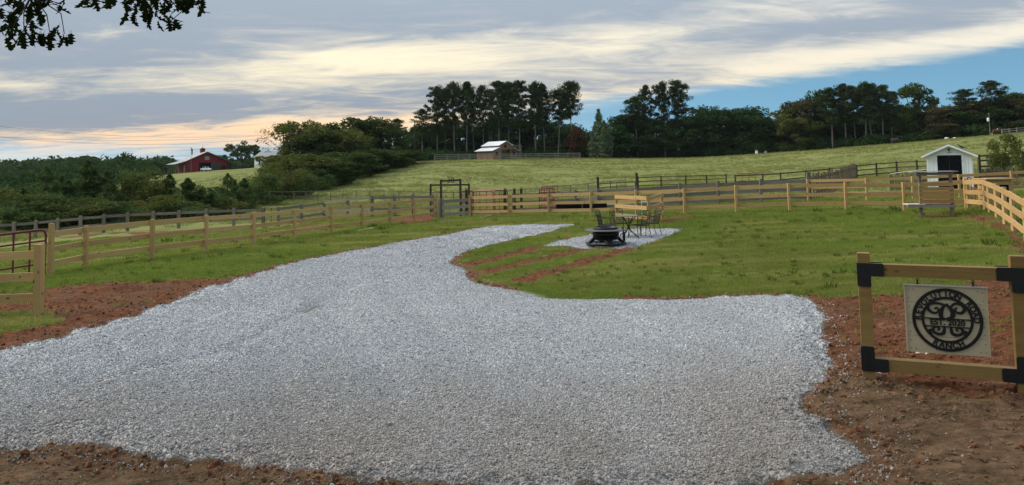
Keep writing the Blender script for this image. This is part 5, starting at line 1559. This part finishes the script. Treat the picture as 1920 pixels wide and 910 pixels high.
def v_pine(seed, mat=None, H=20.0, W=7.0, bare=0.45, nb=40, top_r=0.35, nl=75):
    r_ = np.random.default_rng(seed)
    bend = r_.normal(0, 0.35, 2)
    def axis(z): t = z / H; return np.array((bend[0] * math.sin(t * 2.2), bend[1] * math.sin(t * 1.7), z))
    tubes = [([tuple(axis(z)) if z >= 0 else (0, 0, -0.5) for z in np.linspace(-0.5, H * 0.97, 9)], list(np.linspace(0.24, 0.04, 9)))]
    cen, rad = [], []
    for i in range(nb):
        t = (i + r_.random()) / nb
        z = H * (bare + (1 - bare) * t ** 0.85 * 0.96)
        L = W * 0.5 * math.sqrt(max(0.03, 1 - ((t - 0.42) / 0.60) ** 2)) * r_.uniform(0.6, 1.12)
        if r_.random() < 0.15: L *= 0.4
        a = i * 2.399 + r_.normal(0, 0.4)
        b0 = axis(z); d_ = np.array((math.cos(a), math.sin(a), r_.uniform(0.02, 0.45)))
        e = b0 + d_ * L
        tubes.append(([tuple(b0), tuple(b0 + d_ * L * 0.5 + np.array((0, 0, -0.1))), tuple(e)], [0.07, 0.045, 0.015]))
        for f_ in (1.0, 0.7, 0.4):
            if f_ < 1 and r_.random() < 0.25: continue
            cen.append(b0 + d_ * L * f_ + r_.normal(0, 0.18, 3)); rad.append(r_.uniform(0.7, 1.35) * (0.75 + 0.3 * f_))
    for k in range(4): cen.append(axis(H * (0.93 + 0.02 * k)) + r_.normal(0, 0.3, 3)); rad.append(r_.uniform(0.7, 1.1))
    c = clumps(r_, cen, rad, nl, 0.62, 0.3)
    c[:, 2] *= H / np.percentile(c[:, 2], 99.7)
    return dict(crown=crown_mesh('crown', r_, c, 0.30, mat or L_PINE, 0.5), trunk=limb_mesh('trunk', tubes, M_PINEBARK), H=H, W=W)


def v_cedar(seed, mat, H=6.0, W=4.0, nt_=7, n=7000, ls=0.17):
    r_ = np.random.default_rng(seed)
    tips = [(0, 0, H)] + [(r_.normal(0, W * 0.19), r_.normal(0, W * 0.19), H * r_.uniform(0.45, 0.85)) for _ in range(nt_)]
    tubes = [([(0, 0, -0.3), (0.03, 0, H * 0.5), (0, 0, H * 0.97)], [0.12, 0.07, 0.012])]
    out = []
    per = n // (nt_ + 1)
    for i, (x, y, h) in enumerate(tips):
        R_ = W * (0.40 if i == 0 else 0.25)
        m_ = per * (2 if i == 0 else 1)
        t = r_.random(m_) ** 0.7
        rr = R_ * (1 - t) ** 0.75 * (0.45 + 0.55 * r_.random(m_) ** 0.5) * (0.82 + 0.30 * np.sin(t * 31 + i))
        a = r_.uniform(0, 6.283, m_)
        lump = 1 + 0.22 * np.sin(a * 5 + t * 9 + i) 
        out.append(np.stack([x * (0.5 + 0.5 * t) + rr * lump * np.cos(a), y * (0.5 + 0.5 * t) + rr * lump * np.sin(a), t * h * 0.98 + 0.05], -1))
        if i: tubes.append(([(0, 0, h * 0.1), (x * 0.7, y * 0.7, h * 0.5), (x, y, h * 0.95)], [0.06, 0.04, 0.008]))
    c = np.concatenate(out)
    return dict(crown=crown_mesh('crown', r_, c, ls, mat, 0.42, ((0, 0, 1), 0.45)), trunk=limb_mesh('trunk', tubes, M_BARK), H=H, W=W)


def v_spread(seed, mat):
    """wide live-oak shape on a forked trunk"""
    r_ = np.random.default_rng(seed); H, W = 8.5, 13.0
    tubes = [([(0, 0, -0.4), (0.1, 0, 1.2), (0, 0, 2.4)], [0.55, 0.42, 0.38])]
    cen, rad = [], []
    for i in range(9):
        a = i * 0.7 + r_.normal(0, 0.2); L = r_.uniform(3.0, 5.6); z = r_.uniform(4.2, 7.2)
        tubes.append(([(0, 0, 2.2), (math.cos(a) * L * 0.5, math.sin(a) * L * 0.5, 2.2 + (z - 2.2) * 0.65), (math.cos(a) * L, math.sin(a) * L, z)], [0.24, 0.15, 0.04]))
    for i in range(52):
        a = r_.uniform(0, 6.283); L = 5.7 * r_.random() ** 0.55
        cen.append(np.array((math.cos(a) * L, math.sin(a) * L * 0.9, 7.6 - 0.085 * L * L + r_.uniform(-1.7, 0.5)))); rad.append(r_.uniform(0.6, 1.25))
    c = clumps(r_, cen, rad, 95, 0.6)
    return dict(crown=crown_mesh('crown', r_, c, 0.30, mat), trunk=limb_mesh('trunk', tubes, M_BARK), H=H, W=W)


V = {'pine': [v_pine(i, None, 20, 7.2, b, 42) for i, b in ((1, .42), (2, .34), (3, .52), (4, .38), (5, .45))],
     'slim': [v_pine(11, None, 20, 5.0, .55, 22), v_pine(12, None, 20, 5.5, .42, 24)],
     'dark': [v_decid(21, L_DARK), v_decid(22, L_DARK, 1.0, 12, 8, 0.05), v_decid(23, L_DARK, 1.0, 12, 10, 0.02, 50)],
     'green': [v_decid(25, L_GREEN, 1.0, 12, 9, 0.02, 52), v_decid(26, L_GREEN, 1.0, 12, 8, 0.04, 52)],
     'olive': [v_decid(31, L_OLIVE, 1.0, 12, 9, 0.02, 50), v_decid(32, L_OLIVE, 1.0, 12, 8, 0.05)],
     'sparse': [v_decid(41, L_BROWN, 0.40, 14, 11, 0.30, 46, 60, 0.26, 0.5), v_decid(42, L_OLIVE, 0.85, 13, 9, 0.22, 48, 70, 0.30, 0.3)],
     'pale': [v_cedar(51, L_PALE, 12, 6.0, 7, 4200, 0.42)],
     'rust': [v_decid(61, L_RUST, 0.8, 9, 7, 0.1, 34)],
     'brown': [v_decid(62, L_BROWN, 0.9, 10, 8, 0.08, 40)],
     'cedar': [v_cedar(71, L_CEDAR), v_cedar(72, L_CEDAR, 6, 4.6, 9), v_cedar(73, L_CEDAR, 6, 3.6, 5)],
     'bush': [v_decid(81, L_OLIVE, 1.0, 5, 5.5, 0.0, 46, 120, 0.15), v_decid(82, L_CEDAR, 1.0, 5, 5, 0.0, 46, 120, 0.15)],
     'spread': [v_spread(91, L_BROWN if False else L_DARK)],
     'sapling': [v_decid(95, L_OLIVE, 1.0, 2.6, 3.0, 0.02, 40, 120, 0.085)]}
NAMES = dict(pine='pine_tree', slim='pine_tree', dark='broadleaf_tree', green='broadleaf_tree', olive='broadleaf_tree', sparse='broadleaf_tree', pale='cypress_tree', rust='broadleaf_tree', brown='broadleaf_tree',
             cedar='cedar_tree', bush='shrub', spread='oak_tree', sapling='shrub')


def tree(kind, px_, topy, Y, w, label, group=None, k=None, rot=None, sink=0.15):
    w = w * (0.74 if kind == 'pine' else 0.85 if kind == 'slim' else 1.28 if kind in ('dark', 'olive', 'brown', 'green') else 1.3 if kind == 'cedar' else 1.1 if kind in ('bush', 'sparse') else 1.0)
    vs = V[kind]; v = vs[(k if k is not None else int(px_)) % len(vs)]
    if kind == 'dark': topy -= 5
    top = at(px_, topy, Y); z0 = tz(top.x, top.y) - sink
    h = max(top.z - z0, 0.8)
    root = bpy.data.objects.new(NAMES[kind], None)
    sx_, sz_ = w / v['W'], h / v['H']
    M = Matrix.Translation((top.x, top.y, z0)) @ Matrix.Rotation(rot if rot is not None else px_ * 1.7, 4, 'Z') @ Matrix.Diagonal((sx_, sx_, sz_, 1))
    tag(link(root, None, M), label, 'tree' if 'tree' in NAMES[kind] else 'shrub', group)
    for nm in ('trunk', 'crown'):
        o = bpy.data.objects.new(nm if 'tree' in NAMES[kind] else {'trunk': 'stem', 'crown': 'foliage'}[nm], v[nm]); C.objects.link(o); o.parent = root; WM[o.name] = M
    return root


ORD = ['first', 'second', 'third', 'fourth', 'fifth', 'sixth', 'seventh', 'eighth', 'ninth', 'tenth', 'eleventh', 'twelfth', 'thirteenth', 'fourteenth', 'fifteenth', 'sixteenth', 'seventeenth', 'eighteenth']


def row(items, fmt, group):
    """items run from the left; fmt has one slot for the ordinal"""
    for i, it in enumerate(sorted(items, key=lambda q: q[1])):
        tree(*it[:5], fmt % ORD[i], group, *it[5:])


# cedars and shrubs behind the old grey fence
row([('cedar', 88, 312, 66, 5.2, 1), ('cedar', 128, 338, 64, 4.0, 2), ('cedar', 165, 299, 68, 5.0, 0), ('cedar', 207, 338, 66, 4.0, 1), ('cedar', 318, 326, 69, 4.4, 0), ('cedar', 352, 334, 67, 4.2, 2), ('cedar', 427, 325, 74, 4.4, 1), ('cedar', 458, 334, 78, 4.0, 0)],
    '%s cedar from the left behind the old grey fence', 'cedars behind the old fence')
row([('bush', 18, 352, 60, 6.0, 0), ('bush', 60, 366, 58, 5.0, 1), ('bush', 240, 322, 70, 4.8, 1), ('bush', 272, 320, 70, 5.2, 0), ('bush', 300, 366, 63, 4.5, 0), ('bush', 387, 348, 70, 4.6, 1), ('bush', 150, 372, 59, 5.5, 0), ('bush', 210, 376, 60, 5.0, 1), ('bush', 350, 376, 63, 4.6, 1), ('bush', 105, 372, 58, 5, 1), ('bush', 420, 372, 70, 4.4, 0)],
    '%s rounded shrub from the left behind the old grey fence', 'shrubs among the cedars')
# tree row running up the pasture edge
row([('bush', 488, 326, 84, 5.5, 1), ('bush', 520, 306, 92, 6.5, 0), ('bush', 548, 318, 96, 6.0, 1), ('olive', 518, 292, 100, 6.0, 1), ('bush', 585, 318, 108, 6.5, 1), ('green', 610, 296, 116, 8.0, 2), ('green', 650, 286, 128, 8.5, 0), ('green', 690, 280, 138, 8.5, 1), ('green', 728, 282, 148, 8, 2), ('green', 756, 282, 156, 7, 0), ('olive', 560, 290, 112, 8, 0)],
    '%s low tree from the left along the pasture edge tree row', 'low trees along the pasture edge')
row([('olive', 567, 229, 140, 9.0, 0), ('green', 612, 233, 146, 8.0, 0), ('olive', 640, 244, 140, 8, 1), ('green', 672, 221, 160, 9.5, 1), ('olive', 705, 225, 162, 8.5, 0), ('green', 728, 236, 165, 7.5, 0), ('green', 590, 250, 138, 8, 2), ('olive', 636, 246, 150, 8.5, 0), ('green', 655, 240, 156, 8, 1)],
    '%s tall broadleaf tree from the left in the row up the pasture edge', 'tall trees along the pasture edge')
tree('sparse', 531, 232, 196, 12.5, 'thin brownish tree showing sky through it, above the white farmhouse', k=0)
tree('slim', 745, 223, 178, 5.0, 'slender pine at the end of the tree row beside the utility pole', k=1)
tree('spread', 455, 263, 232, 14.0, 'broad spreading oak standing alone beside the red barn')
tree('dark', 408, 297, 245, 9, 'round dark tree just behind the red barn roof')
# the pine grove behind the brown barn
row([('slim', 791, 205, 192, 6.0, 1), ('pine', 819, 162, 194, 8.0, 1), ('pine', 835, 168, 200, 7.0, 3), ('pine', 851, 154, 196, 8.0, 0), ('pine', 873, 155, 195, 8.5, 4), ('pine', 905, 161, 202, 7.5, 1), ('pine', 933, 153, 197, 9.0, 3), ('pine', 952, 154, 206, 8.0, 4), ('pine', 972, 152, 196, 9.0, 1), ('pine', 1002, 154, 200, 8.5, 0), ('pine', 1019, 158, 206, 7.5, 4), ('pine', 1043, 168, 198, 8.0, 2), ('pine', 1074, 153, 196, 8.6, 2), ('slim', 888, 172, 208, 6, 0), ('slim', 920, 168, 210, 6, 1)],
    '%s tall pine from the left in the grove behind the brown barn', 'pines behind the brown barn')
row([('dark', 775, 256, 196, 9, 0), ('dark', 800, 238, 204, 9, 1), ('dark', 830, 240, 206, 10, 2), ('dark', 862, 232, 214, 10, 0), ('dark', 890, 240, 214, 10, 1), ('dark', 925, 226, 222, 10, 2), ('dark', 962, 230, 222, 10, 0), ('dark', 995, 222, 220, 11, 1), ('dark', 1028, 232, 218, 10, 2), ('dark', 1056, 238, 214, 10, 0)],
    '%s dark understorey tree from the left below the barn pines', 'understorey below the barn pines')
tree('rust', 1082, 242, 196, 7.0, 'rust coloured autumn tree beside the pine grove')
tree('pale', 1122, 204, 190, 8.0, 'pale green feathery conical tree against the sky')
tree('dark', 1106, 262, 197, 7, 'dark green tree at the foot of the pale conical tree', k=2)
row([('pine', 1193, 182, 198, 8.0, 2), ('pine', 1206, 161, 201, 6.5, 4), ('pine', 1238, 154, 200, 7.5, 0), ('pine', 1265, 151, 199, 8.5, 2)],
    '%s pine from the left in the open group of four against blue sky', 'open group of four pines')
row([('dark', 1150, 238, 194, 9, 0), ('dark', 1172, 222, 200, 9, 1), ('brown', 1190, 216, 206, 8, 0), ('dark', 1222, 226, 204, 9, 2), ('dark', 1245, 240, 196, 9, 0)], '%s dark tree from the left under the open group of four pines', 'trees under the four pines')
tree('sparse', 1262, 222, 206, 8.5, 'thin pale tree showing sky through it, under the last of four pines', k=1)
row([('dark', 1295, 222, 200, 10, 1), ('dark', 1322, 205, 202, 11, 2), ('dark', 1350, 214, 202, 10, 0), ('dark', 1375, 213, 200, 10, 1), ('dark', 1403, 206, 200, 10.5, 2), ('dark', 1428, 232, 198, 8, 0)],
    '%s tree from the left in the dark evergreen wood mid pasture crest', 'dark wood mid crest')
tree('sparse', 1446, 220, 208, 7, 'thin tree with gaps between the two dark woods', k=1)
row([('olive', 1474, 205, 198, 9.5, 1), ('brown', 1510, 187, 196, 10, 0), ('olive', 1495, 222, 190, 8, 0), ('dark', 1535, 178, 196, 9, 0)], '%s broadleaf tree from the left where the dense wood begins', 'broadleaf trees where the dense wood begins')
row([('pine', 1556, 165, 185, 8, 1), ('pine', 1582, 158, 185, 9, 3), ('pine', 1600, 162, 191, 8, 4), ('pine', 1618, 155, 183, 9, 0), ('pine', 1632, 157, 189, 8, 2), ('pine', 1650, 160, 183, 8, 4), ('pine', 1668, 172, 189, 7.5, 1)],
    '%s pine from the left in the dense wood above the white shed', 'pines of the dense wood')
row([('dark', 1480, 240, 199, 9, 1), ('dark', 1512, 232, 201, 9, 2), ('dark', 1545, 226, 201, 10, 0), ('dark', 1578, 222, 203, 10, 1), ('dark', 1610, 218, 205, 10, 2), ('dark', 1642, 214, 205, 10, 0), ('dark', 1675, 206, 203, 10, 1), ('dark', 1700, 214, 199, 9, 2), ('dark', 1735, 216, 197, 9, 0), ('dark', 1756, 228, 195, 7, 1)],
    '%s dark tree from the left along the foot of the dense wood', 'foot of the dense wood')
tree('green', 1713, 159, 190, 8.5, 'tall lighter green broadleaf tree standing above the dense wood', k=1)
row([('brown', 1777, 200, 180, 8, 0), ('brown', 1836, 190, 178, 9, 0), ('dark', 1800, 216, 176, 8, 1), ('dark', 1858, 200, 176, 9, 2), ('dark', 1884, 192, 178, 8, 0), ('dark', 1918, 196, 174, 9, 1), ('brown', 1770, 232, 174, 6, 0), ('dark', 1945, 200, 168, 9, 2)],
    '%s broadleaf tree from the left on the hilltop past the dense wood', 'hilltop broadleaf trees')
tree('pine', 1807, 168, 178, 8.5, 'round-headed pine left of the tallest hilltop pine', k=1)
tree('pine', 1856, 152, 174, 8.5, 'tallest hilltop pine above the small white transformer', k=3)
tree('green', 1892, 174, 176, 7.5, 'loose-leaved tree right of the tallest hilltop pine', k=1)
tree('brown', 1918, 187, 172, 8, 'brownish tree at the photo edge on the hilltop', k=0)
tree('sapling', 1885, 252, 57, 2.7, 'small bushy tree beside the rail fence by the white shed', rot=0.4)

# low brush along the crest and the far wooded valley: masses nobody could count
def mass(name, label, spots, per, size, mat, seed):
    r_ = np.random.default_rng(seed); cs = []
    for x, y, z, w, h in spots:
        v = unitv(r_, per) * (0.6 + 0.4 * r_.random((per, 1)))
        cs.append(np.array((x, y, z + h * 0.5)) + v * np.array((w / 2, w / 2, h * 0.52)))
    tag(obj(name, crown_mesh(name, r_, np.concatenate(cs), size, mat, 0.7)), label, 'woods', kind='stuff')


def crest_Y(px_): return np.interp(px_, [560, 640, 700, 760, 900, 1090, 1300, 1450, 1650, 1850, 2000], [112, 134, 153, 168, 190, 196, 194, 186, 176, 166, 166])


sp = []
for px_ in np.arange(575, 1960, 5.0):
    if 905 < px_ < 995: Y_ = 203 + rng.uniform(0, 6)
    else: Y_ = crest_Y(px_) + rng.uniform(3, 11)
    p = at(px_, 300, Y_); sp.append((p.x, p.y, tz(p.x, p.y) - 0.4, rng.uniform(2.6, 4.6), rng.uniform(1.4, 3.8)))
mass('crest_undergrowth', 'dark tangled brush along the foot of the woods on the crest', sp, 150, 0.34, L_DARK, 5)
sp = []
for px_ in np.arange(770, 1960, 7.0):
    Y_ = crest_Y(px_) + rng.uniform(22, 40)
    p = at(px_, 300, Y_); sp.append((p.x, p.y, tz(p.x, p.y) - 0.5, rng.uniform(6, 9), rng.uniform(6, 10.5)))
mass('woodland_behind', 'dim mass of trees deep behind the crest woods', sp, 150, 0.65, L_DARK, 6)
sp = []
for i in range(520):
    px_ = rng.uniform(-260, 520); Y_ = rng.choice([330, 420, 520, 620, 720]) * rng.uniform(0.9, 1.12)
    p = at(px_, 320, Y_); h_ = rng.uniform(8, 13) * (1.0 if px_ < 330 else 0.62); sp.append((p.x, p.y, tz(p.x, p.y) - 1, rng.uniform(9, 16), h_))
mass('far_woods', 'far wooded ridge across the valley under the sunset', sp, 170, 1.35, L_DARK, 7)
sp = []
for i in range(120):
    px_ = rng.uniform(-240, 270); Y_ = rng.uniform(130 if px_ < 160 else 190, 290)
    p = at(px_, 320, Y_); sp.append((p.x, p.y, tz(p.x, p.y) - 1, rng.uniform(6, 10), rng.uniform(4.5, 7)))
mass('valley_woods', 'dark woods in the valley behind the cedars', sp, 200, 0.8, L_DARK, 8)

# ------------------------------------------------------------------ the oak overhead: branch tips hang into the top corner
def oak_leaf(seed):
    r_ = np.random.default_rng(seed)
    out = [(0.0, 0.0)]
    L = 0.115
    half = [(0.012, 0.10), (0.030, 0.20), (0.014, 0.30), (0.046, 0.44), (0.018, 0.54), (0.050, 0.72), (0.020, 0.76), (0.026, 0.92)]
    rt = [(w * r_.uniform(0.8, 1.15), t * L) for w, t in half]; lt = [(-w * r_.uniform(0.8, 1.15), t * L) for w, t in half]
    pts = [(0, 0)] + rt + [(0, L)] + lt[::-1]
    n = len(pts)
    bend = r_.uniform(-0.3, 0.5)
    Vv = [(x, y, -bend * y * y / L * 2 + abs(x) * r_.uniform(0.1, 0.4)) for x, y in pts] + [(0, t * L, -bend * (t * L) ** 2 / L * 2) for t in (0.15, 0.3, 0.5, 0.65, 0.8)]
    b = MB(); b.v = Vv
    mid_ = list(range(n, n + 5)); spine = [0] + mid_ + [9]
    R_ = [0] + list(range(1, 9)) + [9]; L_ = [0] + list(range(n - 1, n - 9, -1)) + [9]
    for side in (R_, L_):
        j = 0
        for i in range(len(side) - 1):
            k = min(int((i + 1) * 6 / 9), 6)
            a = [side[i], side[i + 1], spine[min(k, 6)]]
            if len(set(a)) == 3: b.f.append(tuple(a))
            if k > j and len({side[i], spine[k], spine[j]}) == 3: b.f.append((side[i], spine[k], spine[j]))
            j = k
    b.tube([(0, 0, 0), (0, -0.03, 0.003)], 0.0012, 4)
    me = bpy.data.meshes.new('leaf'); me.from_pydata(b.v, [], b.f); me.materials.append(L_OAK); return me


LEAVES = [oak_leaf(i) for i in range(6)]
TB = Vector((-8.2, 2.0, 0)); TB.z = tz(TB.x, TB.y)
oak = thing('oak_tree', TB, 'leafy oak branch tips hanging into the top corner of the sky', 'tree')
b = MB()
b.tube([TB - Vector((0, 0, 0.4)), TB + Vector((0.1, 0, 1.8)), TB + Vector((0.3, 0.1, 3.6)), TB + Vector((0.2, 0, 6.0)), TB + Vector((0.5, 0, 8.5))], [0.42, 0.34, 0.29, 0.2, 0.08], 12, False)
b.build('trunk', M_BARK, oak, None, True)
fork = TB + Vector((0.3, 0.1, 3.8))
YL = 5.4
limbs = [[fork, TB + Vector((1.6, 1.6, 5.0)), at(-80, -120, YL), at(20, -60, YL), at(60, -10, YL)], [fork, TB + Vector((2.2, 2.0, 5.4)), at(100, -160, YL + .2), at(230, -70, YL), at(300, -25, YL), at(370, -8, YL)]]
for Lm in limbs:
    MB().tube([Vector(q) for q in Lm], list(np.linspace(0.12, 0.010, len(Lm))), 8, False).build('branch', M_BARK, oak, None, True)
CL = [(15, 33, 22, 11, 13), (14, 66, 14, 14, 11), (62, 10, 30, 15, 22), (62, 58, 21, 22, 22), (30, 78, 9, 14, 7), (121, 64, 13, 14, 10), (95, 70, 13, 12, 9), (115, 14, 7, 14, 6), (163, 2, 20, 6, 7), (192, 5, 26, 9, 13), (45, 70, 10, 16, 5),
      (255, 18, 22, 20, 22), (290, 28, 18, 20, 17), (320, 40, 11, 13, 8), (345, 12, 30, 12, 20), (375, 4, 14, 9, 9), (270, 0, 40, 8, 14), (20, 5, 25, 8, 8), (320, 4, 36, 9, 12), (60, -25, 70, 14, 12), (300, -25, 80, 14, 14)]
tw = 0
for (cx2, cy2, rx, ry, n) in CL:
    src = min((q for Lm in limbs for q in Lm[2:]), key=lambda q: (Vector(q) - at(cx2, cy2, YL)).length)
    c0 = at(cx2, cy2, YL + random.uniform(-0.25, 0.25))
    mid_ = Vector(src).lerp(c0, 0.55) + Vector((random.uniform(-.06, .06), random.uniform(-.06, .06), 0.03))
    MB().tube([src, mid_, c0], [0.006, 0.004, 0.0025], 5, False).build('twig', M_TWIG, oak)
    for i in range(max(3, int(n * 0.8))):
        a, q = random.uniform(0, 6.283), math.sqrt(random.random()) * 1.12
        p = at(cx2 + math.cos(a) * rx * q, cy2 + math.sin(a) * ry * q - 8, c0.y + random.uniform(-0.14, 0.14))
        R = Matrix.Rotation(random.uniform(0, 6.283), 4, 'Z') @ Matrix.Rotation(math.radians(random.uniform(-130, -35)), 4, 'X') @ Matrix.Rotation(random.uniform(-0.9, 0.9), 4, 'Y')
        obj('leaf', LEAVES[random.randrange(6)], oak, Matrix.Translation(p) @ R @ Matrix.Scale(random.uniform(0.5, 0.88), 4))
# the rest of its crown, unseen, spread forward overhead to shade the sign and foreground
r_ = np.random.default_rng(3)
cen, rd = [], []
for i in range(95):
    a = r_.uniform(0, 6.283); q = math.sqrt(r_.random())
    x, y, z = -4.2 + math.cos(a) * q * 5.2, 2.2 + math.sin(a) * q * 5.6, r_.uniform(5.6, 8.8)
    if y > 3.2: z += (y - 3.2) * 0.25
    cen.append(np.array((x, y, z))); rd.append(r_.uniform(0.8, 1.2))
obj('crown', crown_mesh('crown', r_, clumps(r_, cen, rd, 170, 0.6), 0.11, L_DARK), oak)

# ------------------------------------------------------------------ the evening air
hz_o = MB().box((-1400, -40, -9), (1500, 1300, 40)).build('haze', M_WHITE)
hz_o.data.materials.clear()
hm = bpy.data.materials.new('evening_haze'); hm.use_nodes = True
hm.node_tree.nodes.clear()
pv_ = hm.node_tree.nodes.new('ShaderNodeVolumePrincipled'); pv_.inputs['Color'].default_value = (0.80, 0.88, 0.95, 1); pv_.inputs['Density'].default_value = 0.00005
ho = hm.node_tree.nodes.new('ShaderNodeOutputMaterial'); hm.node_tree.links.new(pv_.outputs[0], ho.inputs['Volume'])
hz_o.data.materials.append(hm)
tag(hz_o, 'thin evening haze in the air over the valley', 'haze', kind='stuff')
